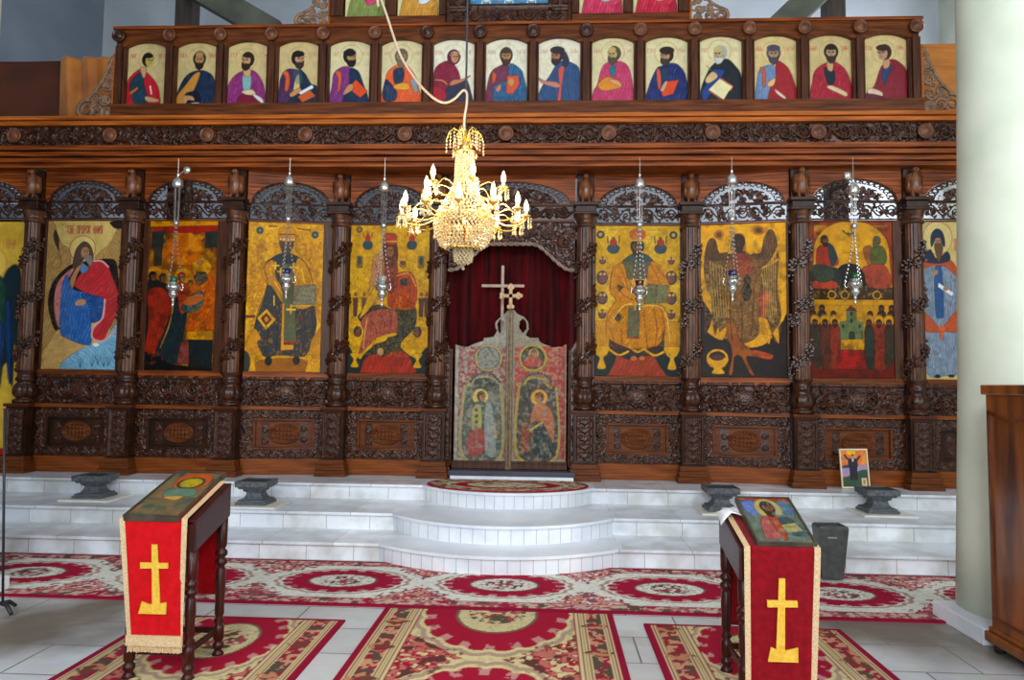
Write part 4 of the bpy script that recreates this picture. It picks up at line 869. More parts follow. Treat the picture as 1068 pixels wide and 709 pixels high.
def p_monk():
    p = Paint(66, 22, 242, 690, 84, 'd4bc74'); p.mottle('c0a458', .4, 40, .5)
    p.grain = .15; p.sat = .95; halo(p, 145, 92, 70, 'd8c078', 'b05c48', 3); p.scrawl('b85c44', 222, 95, 18, 50, 2, 3)
    p.poly('7c8ca0', [(72, 240), (110, 215), (190, 215), (235, 250), (238, 300), (225, 400), (235, 560), (225, 660), (180, 672), (80, 665), (76, 480), (84, 330)], folds=(4, 17, .8), fc='ccd4dc'); 
    p.poly('28588c', [(128, 225), (162, 225), (166, 410), (150, 430), (128, 412)], folds=(4, 14, .5), fc='4c80b4')
    p.poly('c0501c', [(68, 195), (110, 180), (190, 180), (228, 210), (232, 255), (180, 215), (120, 210), (72, 222)], folds=(30, 12, .5), fc='e08030'); p.poly('c0501c', [(70, 405), (140, 470), (150, 490), (75, 485)], folds=(-60, 11, .6), fc='e88c40'); p.poly('c0501c', [(236, 395), (165, 465), (168, 488), (238, 482)], folds=(60, 11, .6), fc='e88c40')
    p.ell('d86428', 157, 478, 15, 17); p.line('a84818', 5, [(232, 250), (238, 400)]); p.poly('d46428', [(150, 490), (162, 490), (160, 520), (145, 510)])
    p.poly('1c2840', [(72, 190), (108, 140), (140, 180), (190, 150), (202, 185), (150, 200)]); p.poly('1c2c48', [(112, 90), (125, 62), (145, 52), (168, 64), (180, 100), (176, 130), (145, 90), (116, 130)])
    head(p, 147, 108, 18, 'b0805c', None, '6c4828'); p.poly('1c2c48', [(118, 100), (128, 68), (146, 58), (166, 70), (176, 100), (147, 90)]); p.poly('6c4828', [(130, 118), (165, 118), (168, 150), (150, 195), (135, 160)])
    p.ell('b08458', 130, 240, 16, 11, rot=-30); p.poly('e8e8e8', [(145, 282), (215, 325), (208, 340), (142, 300)], False); p.ell('b08458', 178, 308, 13, 9)
    p.ell('241c18', 130, 676, 14, 8); p.ell('241c18', 195, 674, 16, 7); return p
def p_angel():       # crop scale 2.675 px, only the right edge is in frame
    p = Paint(-140, 20, 72, 630, 60, 'd0ae52'); p.mottle('b89440', .5, 50, .5)
    halo(p, -35, 138, 50, 'd8b860', 'b07848', 2); p.scrawl('b06848', 2, 70, 36, 24, 4, 2.5)
    p.poly('1c2c34', [(0, 190), (20, 150), (45, 140), (58, 180), (56, 300), (58, 380), (48, 350), (50, 460), (40, 440), (30, 400), (-10, 440), (-30, 220)], folds=(5, 14, .5), fc='2c4c60')
    p.poly('1c3c6c', [(18, 240), (32, 260), (44, 440), (36, 440), (22, 330)]); p.poly('244434', [(-60, 180), (0, 170), (18, 240), (18, 440), (0, 480), (-80, 470)], folds=(5, 20, .6), fc='4c7c60')
    p.poly('243c7c', [(-70, 300), (0, 290), (14, 330), (5, 440), (-60, 440)], folds=(30, 16, .5), fc='5c7cb4'); head(p, -38, 145, 20, 'b08858', '5c3c20'); return p

def make_icon(bay, fn, rect, origin, label, frame=None, m=None, grey=False, wide=None):
    x0p, y0p, x1p, y1p = rect; c, w, rz = bay
    p = fn(); sc = (p.x1-p.x0); ox, oy, k = origin
    Yc = c.y
    xa = atY(ox+p.x0/k, 310, Yc).x; xb = atY(ox+p.x1/k, 310, Yc).x
    if rz:                       # turned bay: intersect the rays with the turned plane
        def hit(px):
            d = ray(px, 310); n = Vector((-math.sin(rz), math.cos(rz), 0)); t = n.dot(Vector((c.x, c.y, 0)))/n.dot(d); q = d*t
            return (q.x-c.x)*math.cos(rz)+(q.y-c.y)*math.sin(rz)
        xa, xb = hit(ox+p.x0/k), hit(ox+p.x1/k)
    else: xa -= c.x; xb -= c.x
    t = thing('painted_icon', label, 'icon', (c.x, c.y, .48), rz)
    zb, zt = 1.185, 2.94; h = w/2-.1
    xa = max(xa, -h+.0); xb = min(xb, h)
    sheet('painted_panel', xa, xb, zb, zt, -.012, m or M_ICON, t, C=p.out(), thick=.02)
    fm = frame or W_MID; b = MB()
    b.box(-h, h, -.03, .05, 1.092, zb); b.build('frame_rail', fm, t, bevel=.004); MB().box(-h, h, -.02, .05, zt, 2.958).build('frame_rail', fm, t, bevel=.003)
    if xa-(-h) > .008: MB().box(-h, xa, -.025, .05, zb, zt).build('frame_stile', GREYW if grey else W_MIDV, t, bevel=.003)
    if h-xb > .008: MB().box(xb, h, -.025, .05, zb, zt).build('frame_stile', W_MIDV, t, bevel=.003)
    MB().box(-h+.005, h-.005, .01, .05, zb-.02, zt+.01).build('backing_board', W_DARK, t)
    return t
S = 709/170
make_icon(bay_frame(0), p_elijah, (0, 0, 0, 0), (40, 225, S), 'icon of a seated prophet in blue tunic and red cloak before a cave', m=M_NEWICON)
make_icon(bay_frame(1), p_presentation, (0, 0, 0, 0), (145, 225, S), 'dark old icon of women and a bearded priest holding a child', W_RED)
make_icon(bay_frame(2), p_bishop, (0, 0, 0, 0), (245, 225, S), 'golden icon of a crowned bishop enthroned in dark robes with crosses', W_RED, grey=True)
make_icon(bay_frame(3), p_mother, (0, 0, 0, 0), (355, 230, S), 'golden icon of a crowned mother in rose robe holding a child', W_MID)
make_icon(bay_frame(5), p_ruler, (0, 0, 0, 0), (616, 230, S), 'golden icon of a crowned ruler in gold vestments with an open book', W_MID)
make_icon(bay_frame(6), p_winged, (0, 0, 0, 0), (728, 228, S), 'golden icon of a dark winged saint, scorched at the chest, with a bowl', W_RED)
make_icon(bay_frame(7), p_twotier, (0, 0, 0, 0), (838, 226, 4.075), 'two-tier icon, two seated figures above, crowd round a small church below', W_MID)
make_icon(bay_frame(8), p_monk, (0, 0, 0, 0), (940, 225, 4.052), 'icon of a bearded monk in pale blue robe with an orange sash', m=M_NEWICON)
# angel door at the far left
t = thing('painted_icon', 'tall gold side door painted with a dark-winged angel, cut by the left edge', 'icon', (-6.7, 8.16, .48))
p = p_angel(); k = 2.675; xa = atY(p.x0/k, 310, 8.15).x+6.7; xb = min(atY(p.x1/k, 310, 8.15).x+6.7, .52)
sheet('painted_panel', xa, xb, .25, 2.93, -.012, M_NEWICON, t, C=p.out(), thick=.02)
MB().box(xa, xb, -.03, .05, .0, .25).build('frame_rail', W_DARK, t); MB().box(xa, xb, -.02, .05, 2.93, 2.958).build('frame_rail', W_DARK, t); MB().box(xa, xb, .01, .05, .2, 2.94).build('backing_board', W_DARK, t)
MB().box(xa, xb, -.06, -.03, .19, .245).build('red_band', REDC, t)
# ---------------------------------------------------------------- apostle tier
AX0, AX1 = atY(153.5, 80, 8.1).x, atY(923, 75, 8.1).x; ASP = (AX1-AX0)/14
ZB = atY(529, 108, 8.1).z; ZT = atY(529, 41.2, 8.1).z; ZS = atY(529, 46.8, 8.1).z; ZTOP = atY(529, 26.5, 8.1).z; HW = .243
def apostle(n):
    def q(org, P): return [(x-org, y) for x, y in P]
    # each painter works in its own zoomed crop frame: x centre cx, crown y0, bottom y1
    D = {0: (251, 122, 630), 1: (628, 115, 622), 2: (196, 105, 612), 3: (589, 100, 612), 4: (205, 95, 608), 5: (612, 92, 606), 6: (244, 82, 603), 7: (664, 80, 600),
         8: (262, 72, 592), 9: (688, 70, 590), 10: (290, 66, 583), 11: (710, 66, 583), 12: (308, 100, 622), 13: (725, 100, 620), 14: (324, 98, 618)}[n]
    cx, y0, y1 = D; hwp = 168
    bg = 'e8e2cc' if 6 <= n <= 8 else ('dccfa4' if n in (4, 5, 9, 10, 11) else 'd2bc88')
    p = Paint(cx-hwp, y0, cx+hwp, y1, 64, bg); p.grain = .14; p.sat = 1.0; p.mottle('b8a868' if bg == 'd2bc88' else 'c8c090', .3, 60, .5)
    HS = {0: (260, 258), 1: (640, 250), 2: (178, 250), 3: (585, 240), 4: (208, 225), 5: (605, 225), 6: (245, 220), 7: (660, 215), 8: (235, 215), 9: (690, 195), 10: (288, 200), 11: (705, 190), 12: (300, 240), 13: (735, 240), 14: (315, 240)}[n]
    rc = 'b89858' if n < 6 or n > 8 else 'c8c0a0'
    p.ring(rc, HS[0], HS[1]-10, 88, 88, 4)
    sc = 'c06048' if n < 3 or n > 11 else 'c4987c'
    p.scrawl(sc, cx-145, y0+85, 55, 34, 3, 4, n); p.scrawl(sc, cx+90, y0+85, 55, 34, 3, 4, n+40)
    B = y1+5
    if n == 0:
        p.poly('c01c2c', [(205, 320), (120, 380), (88, 450), (85, B), (345, B), (358, 520), (320, 430), (240, 350)], folds=(20, 30, .5), fc='e05058'); p.poly('20404c', [(180, 360), (105, 460), (150, 600), (250, 620), (260, 560), (225, 430), (240, 380), (225, 390)], folds=(30, 22, .6), fc='4878a0')
        p.poly('c86820', [(112, 515), (175, 470), (182, 490), (118, 540)], False); p.poly('c8a070', [(190, 320), (240, 320), (235, 390), (215, 395)]); p.poly('c8a078', [(245, 550), (350, 575), (345, 595), (260, 590)]); p.line('e8d0d0', 12, [(280, 470), (292, 530)])
        head(p, 262, 265, 42, 'c0b058', '201814', None, 1)
    elif n == 1:
        p.poly('1c2c48', [(600, 345), (520, 400), (460, 540), (458, B), (770, B), (772, 420), (700, 345)], folds=(10, 34, .6), fc='4870a0'); p.poly('c88c38', [(600, 370), (650, 360), (600, 500), (530, 560), (520, B), (460, B), (470, 540), (530, 460)], folds=(15, 26, .5), fc='e8b868'); p.poly('181c30', [(540, 520), (640, 510), (650, 600), (560, B), (545, 580)]); p.poly('c8986c', [(515, 545), (590, 545), (610, 580), (560, 575), (530, 620)]); p.poly('e0d8d0', [(585, 600), (650, 598), (640, B), (600, B)])
        head(p, 640, 255, 45, 'b88c5c', '30241c', '30241c'); p.ell('b88c5c', 640, 210, 32, 22)
    elif n == 2:
        p.poly('8c2c70', [(150, 335), (70, 390), (30, 480), (22, B), (335, B), (335, 480), (290, 380), (230, 330)], folds=(20, 30, .7), fc='c078b0'); p.poly('84b0b4', [(155, 370), (220, 370), (215, 490), (165, 490)], folds=(8, 16, .4)); p.poly('7c1838', [(140, 530), (240, 520), (290, 570), (280, B), (120, B)], folds=(90, 20, .4)); p.poly('e0c8a0', [(150, 500), (230, 485), (262, 525), (190, 525)]); p.poly('e0d8d8', [(250, 520), (320, 560), (325, 600), (250, 540)]); p.poly('c8a070', [(155, 320), (215, 320), (210, 380), (170, 375)])
        head(p, 180, 255, 45, 'c0986c', '34241c', '34241c', -1)
    elif n == 3:
        p.poly('4c2c58', [(500, 320), (445, 380), (430, 480), (420, B), (520, B), (560, 400), (600, 340)], folds=(10, 24, .6), fc='8c70a8'); p.poly('d4602c', [(455, 350), (495, 340), (515, 400), (505, 490), (478, 490), (480, 390)]); p.poly('18283c', [(590, 330), (640, 360), (690, 440), (740, 470), (742, B), (500, B), (560, 520), (600, 470)], folds=(-20, 26, .6), fc='507c94'); p.poly('c89058', [(520, 520), (590, 475), (610, 500), (540, 545)]); p.poly('e0e4ec', [(590, 510), (700, 450), (712, 475), (610, 530)], False); p.poly('c8602c', [(585, 545), (680, 490), (730, 540), (625, 590)], False)
        p.poly('2c6470', [(545, 340), (600, 330), (620, 420), (570, 440)], alpha=.5); head(p, 587, 245, 45, 'c09870', '201c18', '383028', 1); p.ell('201c18', 580, 200, 50, 26)
    elif n == 4:
        p.poly('7c3078', [(150, 300), (75, 350), (60, 450), (50, B), (240, B), (240, 400), (215, 320)], folds=(15, 26, .6), fc='b878b4'); p.poly('d0602c', [(85, 345), (125, 340), (135, 420), (120, 500), (105, 490), (110, 400)]); p.poly('14284c', [(200, 320), (270, 340), (320, 460), (345, 520), (350, B), (160, B), (160, 530), (200, 440)], folds=(5, 28, .6), fc='3c6890'); p.poly('d8501c', [(210, 455), (252, 405), (348, 500), (290, 552), (230, 505)], False); p.poly('c08c60', [(150, 520), (190, 450), (230, 445), (225, 490), (165, 525)])
        head(p, 208, 228, 45, 'b89060', '201814', '201814', 1); p.ell('201814', 195, 190, 52, 28)
    elif n == 5:
        p.poly('e0602c', [(570, 290), (500, 340), (475, 430), (465, B), (765, B), (750, 480), (720, 380), (650, 290)], folds=(15, 34, .6), fc='f0a070'); p.poly('1c3450', [(550, 325), (625, 320), (620, 420), (570, 450), (545, 400)], folds=(5, 20, .6), fc='5c88a8'); p.poly('1c2c50', [(480, 410), (520, 430), (575, 510), (560, 570), (490, 580), (460, 530)], folds=(10, 20, .7), fc='7090b8'); p.poly('e0a030', [(555, 450), (640, 430), (680, 470), (650, 490), (560, 480)]); p.poly('8c98a0', [(675, 405), (730, 400), (745, 500), (720, 515)], False, folds=(10, 10, .4))
        head(p, 605, 230, 45, 'a88860', '746450', '80705c')
    elif n == 6:
        p.poly('841c3c', [(200, 250), (110, 290), (80, 380), (72, B), (200, B), (290, 470), (290, 370), (250, 290)], folds=(20, 30, .6), fc='b85068'); p.poly('34344c', [(190, 470), (290, 440), (345, 400), (395, 560), (398, B), (180, B)], folds=(5, 32, .5), fc='585878'); p.poly('c08060', [(210, 440), (240, 405), (310, 400), (370, 370), (360, 390), (300, 425), (230, 450)]); p.line('d0a060', 6, [(90, 405), (150, 410), (190, 440)]); p.poly('a81c34', [(75, 470), (160, 480), (180, 560), (72, B)], folds=(30, 22, .5))
        head(p, 245, 225, 36, 'c08c6c', None, None, 1, 1.3, '5c2838'); p.line('e0c0a0', 4, [(210, 210), (230, 180), (280, 190), (300, 225)])
    elif n == 7:
        p.poly('743850', [(600, 300), (540, 350), (510, 470), (495, B), (640, B), (680, 300)], folds=(12, 30, .5), fc='a87088'); p.poly('2c5c84', [(690, 280), (760, 310), (800, 380), (825, B), (590, B), (560, 470), (620, 430), (670, 400)], folds=(15, 32, .7), fc='68a4c8'); p.poly('d0602c', [(560, 340), (585, 380), (560, 440), (550, 380)]); p.poly('d4583c', [(670, 375), (755, 372), (770, 440), (718, 520), (665, 515)], False); p.ell('b89850', 702, 425, 20, 30); p.poly('c08468', [(580, 490), (605, 445), (625, 460), (610, 500)])
        head(p, 660, 220, 44, 'b08458', '4c3c34', '4c3428', 0, 1.35)
    elif n == 8:
        p.poly('34507c', [(300, 250), (400, 290), (425, 370), (432, B), (105, B), (120, 470), (180, 380), (240, 280)], folds=(-5, 36, .5), fc='6c94b8'); p.poly('c85c50', [(255, 320), (300, 300), (285, 430), (270, B), (245, B), (262, 450)]); p.poly('c48474', [(100, 385), (150, 410), (235, 420), (275, 450), (240, 465), (130, 430)]); p.poly('383c50', [(260, 140), (310, 180), (340, 260), (300, 300), (285, 220)])
        head(p, 235, 215, 42, 'a87458', '44302c', '3c2c2c', -1, 1.2); p.ell('3c3038', 245, 165, 58, 32)
    elif n == 9:
        p.poly('c03c68', [(640, 270), (600, 320), (570, 440), (540, 500), (540, B), (848, B), (846, 460), (810, 300), (730, 255)], folds=(15, 34, .6), fc='e080a0'); p.poly('2c7484', [(668, 300), (705, 290), (708, 370), (670, 360)]); p.poly('d88c28', [(572, 445), (650, 380), (760, 440), (740, 470), (620, 490)], folds=(30, 18, .4), fc='f0b850'); p.poly('d8a068', [(660, 400), (730, 410), (760, 460), (680, 430)])
        head(p, 690, 205, 44, 'b8a068', '5c5038', '54503c', -1); p.ell('c0a870', 685, 165, 30, 22)
    elif n == 10:
        p.poly('1c2c68', [(260, 290), (210, 320), (150, 470), (145, B), (445, B), (442, 380), (390, 290), (330, 270)], folds=(12, 34, .6), fc='5c78b8'); p.poly('c85c3c', [(215, 330), (240, 320), (250, 400), (245, 470), (228, 460)]); p.poly('d84c1c', [(290, 415), (385, 402), (345, 510), (265, 532), (255, 500)], False); p.poly('c89878', [(245, 480), (280, 415), (300, 420), (270, 490)]); p.poly('243c58', [(255, 315), (310, 310), (290, 400), (255, 400)])
        head(p, 285, 215, 44, 'b08c68', '34241c', '443830', -1); p.ell('34241c', 295, 170, 58, 32)
    elif n == 11:
        p.poly('1c242c', [(750, 240), (820, 290), (870, 380), (880, B), (580, B), (560, 480), (640, 300)], folds=(12, 30, .4), fc='48545c'); p.poly('1c4484', [(650, 330), (740, 330), (720, 380), (600, 560), (565, 510), (600, 440)], folds=(30, 20, .4)); p.poly('e0d8a8', [(620, 480), (705, 395), (805, 460), (770, 500), (735, 560), (690, 530)], False); p.line('c04828', 7, [(620, 485), (700, 545), (735, 560)], False); p.line('c04828', 7, [(715, 393), (806, 455), (790, 490)], False); p.poly('d0b080', [(595, 400), (650, 340), (690, 380), (620, 430)]); p.line('706040', 5, [(605, 295), (640, 330)], False)
        head(p, 700, 205, 44, 'c0ac70', 'b0aca0', 'c8c8c0', -1); p.ell('c4b480', 690, 165, 30, 20)
    elif n == 12:
        p.poly('6c84a8', [(255, 330), (190, 370), (165, 500), (160, B), (280, B), (330, 420), (310, 340)], folds=(8, 24, .6), fc='a8bcd0'); p.poly('9c2028', [(320, 300), (400, 340), (450, 450), (478, B), (270, B), (275, 500), (315, 440)], folds=(-15, 36, .4), fc='c85050'); p.poly('c85c28', [(195, 350), (225, 350), (240, 420), (235, 500), (218, 490), (215, 400)]); p.poly('d8b070', [(255, 470), (310, 430), (300, 485), (260, 500)]); p.poly('e0c8b0', [(310, 520), (385, 580), (380, 595), (325, 555)])
        head(p, 300, 245, 46, 'a88c68', '5c5060', '4c4850'); p.ell('544c5c', 300, 195, 52, 28)
    elif n == 13:
        p.poly('a81c34', [(690, 320), (620, 370), (595, 450), (595, B), (890, B), (888, 500), (850, 380), (770, 310)], folds=(15, 34, .6), fc='e06478'); p.poly('1c2c3c', [(690, 350), (760, 380), (760, 470), (715, 485), (690, 420)]); p.poly('e0c098', [(705, 510), (740, 495), (850, 550), (845, 580), (800, 560)]); p.poly('c8a070', [(708, 315), (750, 320), (745, 380), (712, 370)])
        head(p, 738, 240, 46, 'b89870', '30201c', '442c24')
    else:
        p.poly('841c2c', [(330, 320), (290, 360), (240, 500), (190, 540), (185, B), (490, B), (490, 400), (440, 320), (380, 290)], folds=(20, 34, .5), fc='b04c5c'); p.poly('24406c', [(310, 360), (380, 340), (340, 430), (320, 490), (300, 440)]); p.poly('d8b8a0', [(195, 520), (240, 520), (300, 550), (290, 580), (200, 560)]); p.poly('641c3c', [(185, 560), (300, 580), (300, B), (180, B)], folds=(0, 20, .4)); p.poly('c09068', [(320, 290), (360, 290), (355, 350), (315, 360)])
        head(p, 312, 245, 45, 'b08c6c', '3c241c', None, -1); p.ell('3c241c', 310, 200, 52, 26)
    return p.out()
ALAB = ['young saint in red cloak over dark blue, at left end of row', 'balding saint in dark blue cloak over orange tunic', 'saint in violet cloak over pale blue tunic', 'saint in violet and dark blue writing in a book',
 'dark-bearded saint holding an orange book', 'grey saint in orange cloak, crossed by the white cable', 'hooded woman in dark red with hands held out', 'saint facing front with blue cloak and red book, mid-row', 'long-haired saint in grey-blue cloak with hands held out',
 'balding saint in pink cloak holding a gold scroll', 'saint in deep blue cloak holding an orange book', 'white-bearded saint in black cloak writing in an open book', 'saint in pale blue tunic and red cloak over one shoulder', 'saint wrapped in bright red cloak with crossed arms', 'young saint in dark crimson cloak, at right end of row']
for n in range(15):
    x = AX0+ASP*n
    o = sheet('apostle_icon', x-HW, x+HW, ZB, ZT, 8.1, M_NEWICON, None, C=apostle(n), thick=.015, org=(x, 8.1, ZB))
    tag(o, 'arched icon, '+ALAB[n], 'icon', 'half-figure icons in the upper row')
t = thing('icon_tier_frame', 'long wooden frame with fifteen arched openings and rosettes', 'frame', (X0, 8.1, 4.6))
xl, xr = AX0-ASP/2-.08, AX1+ASP/2+.08
def L3(m, a, b, c, d, e, f): return m.box(a-X0, b-X0, c-8.1, d-8.1, e-4.6, f-4.6)
L3(L3(MB(), xl, xr, 7.99, 8.3, 4.602, 4.63), xl, xr, 8.02, 8.3, 4.63, ZB).build('bottom_rail', W_MID, t, bevel=.004)
L3(MB(), xl, xr, 8.0, 8.2, ZTOP-.035, ZTOP).build('top_rail', W_RED, t, bevel=.004)
L3(MB(), xl, xr, 8.13, 8.25, 4.6, ZTOP-.04).build('backing_board', W_DARK, t)
for i in range(16):
    x = AX0+ASP*(i-.5); e = ASP/2-HW
    L3(L3(MB(), x-e-.005, x+e+.005, 8.05, 8.12, ZB, ZS+.02), x-e*.55, x+e*.55, 8.02, 8.06, ZB, ZTOP-.1).build('post', W_MIDV, t)
    for sg in (-1, 1):
        b = MB(); b.lathe([(.006+.006*abs(math.sin(k*PI/4)), k*(ZS-ZB)/104) for k in range(105)], (x+sg*(e*.8)-X0, -.055, ZB-4.6), 6); b.build('beading', W_MIDV, t)
    b = MB(); b.lathe([(.078, 0), (.08, .03), (.062, .045), (.058, .03), (.04, .032), (.022, .05), (.008, .05)], (0, 0, 0), 20)
    b.v = [(vx+x-X0, -vz-.085, vy+(ZS+ZTOP)/2-4.6) for vx, vy, vz in b.v]; b.build('rosette', W_ROS if i not in (0, 6, 7, 8, 9) else W_DARKC, t, True)
for n in range(15):
    x = AX0+ASP*n; m = MB(); N = 12
    for k in range(N):
        a, b = -1+2*k/N, -1+2*(k+1)/N
        za, zb = [ZS+(ZT-ZS)*(1-abs(v)**2.2) for v in (a, b)]
        m.prism([(x+a*HW-X0, za-4.6), (x+b*HW-X0, zb-4.6), (x+b*HW-X0, ZTOP-.03-4.6), (x+a*HW-X0, ZTOP-.03-4.6)], -.07, .0)
    for sg in (-1, 1): m.box(*sorted((x+sg*HW-X0, x+sg*ASP/2-X0)), -.07, 0, ZS-4.6, ZTOP-.03-4.6)
    m.build('arched_board', W_MID, t)
# ---------------------------------------------------------------- top tier
Y3 = 8.15
def X3(px): return atY(px, 10, Y3).x
def Z3(py): return atY(529, py, Y3).z
t = thing('icon_tier_frame', 'topmost carved wooden frame, cut by the top of the picture', 'frame', (X0, Y3, ZTOP))
z0 = ZTOP
def L4(m, a, b, c, d, e, f): return m.box(a-X0, b-X0, c-Y3, d-Y3, e-z0, f-z0)
zt6 = 6.75; zi = Z3(18); zc = Z3(12.5)
for a, b in ((346, 470), (592, 718)):
    L4(L4(MB(), X3(a), X3(b), 8.05, 8.3, z0, z0+.03), X3(a), X3(b), 8.08, 8.3, z0+.03, zi).build('bottom_rail', W_MID, t, bevel=.004)
for a, b in ((346, 359), (403, 414), (459, 470), (592, 603), (650.5, 659.5), (707, 718)):
    L4(MB(), X3(a), X3(b), 8.06, 8.2, zi, zt6).build('post', W_MIDV, t)
L4(MB(), X3(346), X3(718), 8.2, 8.3, z0, zt6).build('backing_board', W_DARK, t)
for a, b, zb, zt_ in ((470, 592, z0, zc), (470, 487, zc, zt6), (576, 592, zc, zt6)):
    w_, h_ = X3(b)-X3(a), zt_-zb; R = Relief(w_, h_, .006); R.edge(.01, .8)
    if w_ > h_: R.vine(.06, w_-.06, h_/2, h_*.35, 8, .012, 4, False)
    else:
        for k in range(int(h_/.11)): R.spiral(w_/2, .06+k*.11, .035, 1.4, 1 if k % 2 else -1, k, .01); R.leaf(w_/2, .1+k*.11, k, .05, .009)
    sheet('carved_border', X3(a)-X0, X3(b)-X0, zb-z0, zt_-z0, -.09, W_DARKC, t, H=R.H, depth=.03, thick=.05)
def top_fig(kind, nx):
    p = Paint(0, 0, 100, 150, nx, 'ddd4a4')
    c1, c2, f1, f2 = kind
    p.poly(c1, [(20, 90), (10, 170), (95, 170), (80, 60), (50, 40)], folds=(25, 12, .7), fc=c2); p.poly(f1, [(60, 60), (85, 70), (80, 110), (55, 120), (50, 100)], folds=(40, 9, .6), fc=f2); head(p, 50, 32, 12, 'b8906c', '4c3424', '4c3424'); p.ring('b89858', 50, 30, 24, 24, 1.5); return p
for (a, b), kd, lb in (((360.6, 402), ('849058', 'b8c088', 'c84c78', 'e890a8'), 'green-robed seated figure with pink sleeve, leftmost of the topmost row'),
                       ((415, 458), ('c89448', 'e8c888', 'dcdfe4', 'c8ccd4'), 'ochre-robed figure with white scroll, left of the blue painting'),
                       ((604, 650), ('c03c5c', 'e890a0', 'a8bcb8', 'd8a040'), 'pink-robed figure with gold and pale blue folds, right of the blue painting'),
                       ((660, 706.5), ('b82c44', 'e08090', 'd8a888', 'e8c8b0'), 'crimson-robed figure with white folds, rightmost of the topmost row')):
    p = top_fig(kd, 46); xa, xb = X3(a), X3(b); o = sheet('upper_icon', xa, xb, zi, zi+.83, 8.13, M_NEWICON, None, C=p.out(), thick=.015, org=((xa+xb)/2, 8.13, zi)); tag(o, 'icon of '+lb, 'icon', 'icons of the topmost row')
p = Paint(0, 0, 178, 120, 150, '9cc4d8'); p.mottle('c8dce4', .7, 25, .45); p.poly('5c94b8', [(0, 95), (178, 92), (178, 120), (0, 120)], False, folds=(80, 14, .5), fc='a0c4d4')
for x in (40, 88, 135): p.line('e8e8e0', 2, [(x, 50), (x-10, 112)], False); p.line('e8e8e0', 2, [(x, 50), (x+10, 112)], False); p.poly('d8dcd8', [(x-9, 95), (x, 40), (x+9, 95)], folds=(5, 6, .5)); p.ell('b0845c', x, 30, 6)
for x in (62, 112): p.line('a85048', 1.2, [(x, 60), (x, 118)], False)
xa, xb = X3(487.5), X3(575.5); o = sheet('blue_painting', xa, xb, zc, zc+.7, 8.12, M_NEWICON, None, C=p.out(), thick=.015, org=((xa+xb)/2, 8.12, zc)); tag(o, 'pale blue painting of white-robed figures by water, centre of the topmost row', 'painting')
# ---------------------------------------------------------------- scrolled brackets
def bracket(base, w, h, sg, label):
    t = thing('scroll_bracket', label, 'bracket', base, 0, 'scrolled side brackets of the tiers'); m = MB()
    def sp(cx, cz, R, turns, d, st, r):
        P = []; n = int(turns*14)
        for i in range(n+1): q = st+d*i/n*turns*2*PI; rr = R*(1-.8*i/n); P.append((sg*(cx+rr*math.cos(q)), 0, cz+rr*math.sin(q)))
        m.tube(P, [r*1.5*(1-.35*i/n) for i in range(n+1)], 6)
    for k in range(9): sp(w*random.uniform(.1, .8)*(1-k/14), h*(.08+.09*k), h*.045, 1.3, 1 if k % 2 else -1, k, .010)
    sp(w*.80, h*.17, h*.15, 1.7, -1, PI*.6, .017); sp(w*.5, h*.16, h*.1, 1.5, 1, 0, .013); sp(w*.25, h*.32, h*.09, 1.5, -1, 0, .013); sp(w*.52, h*.36, h*.07, 1.4, 1, 1, .012)
    sp(w*.22, h*.52, h*.085, 1.5, 1, 2, .013); sp(w*.16, h*.70, h*.07, 1.5, -1, 0, .012); sp(w*.12, h*.85, h*.05, 1.4, 1, 0, .011); sp(w*.4, h*.55, h*.05, 1.3, 1, 2, .01)
    m.tube([(sg*x*w, 0, z*h) for x, z in smooth_pts([(.9, .3), (.6, .42), (.38, .6), (.2, .8), (.08, .97)], 5, False)], .02, 6)
    m.tube([(sg*x*w, 0, z*h) for x, z in smooth_pts([(.05, .3), (.3, .28), (.6, .3), (.95, .3)], 5, False)], .013, 6)
    m.build('scrollwork', W_SCROLL, t, True)
    b = MB(); q = h*.1; b.lathe([(q, 0), (q, .025), (q*.75, .03), (q*.7, .018), (q*.35, .02), (q*.2, .035), (.004, .035)], (0, 0, 0), 18); b.v = [(vx+sg*w*.2, -vz+.01, vy+h*.12) for vx, vy, vz in b.v]; b.build('rosette', W_SCROLL, t, True)
    MB().box(*sorted((0, sg*.025)), -.02, .03, 0, h).box(*sorted((0, sg*w)), -.02, .03, 0, .02).build('edge_strip', W_LIGHT, t)
def brk(px_in, px_out, ybot, ytop, Yp, sg, lab):
    a, b, c = atY(px_in, ybot, Yp), atY(px_out, ybot, Yp), atY(px_in, ytop, Yp); bracket((a.x, Yp, a.z), abs(b.x-a.x), c.z-a.z, sg, lab)
a = 4.602
bracket((xl-.005, 8.1, a), .42, .82, -1, 'openwork scrolled bracket at the left end of the saints row, by the golden cloth')
bracket((xr+.005, 8.1, a), .42, .82, 1, 'openwork scrolled bracket at the right end of the saints row, by the amber panel')
bracket((X3(345.5), 8.12, ZTOP), .43, .55, -1, 'openwork scrolled bracket beside the topmost frame, on its left')
bracket((X3(718.5), 8.12, ZTOP), .46, .55, 1, 'openwork scrolled bracket beside the topmost frame, on its right')
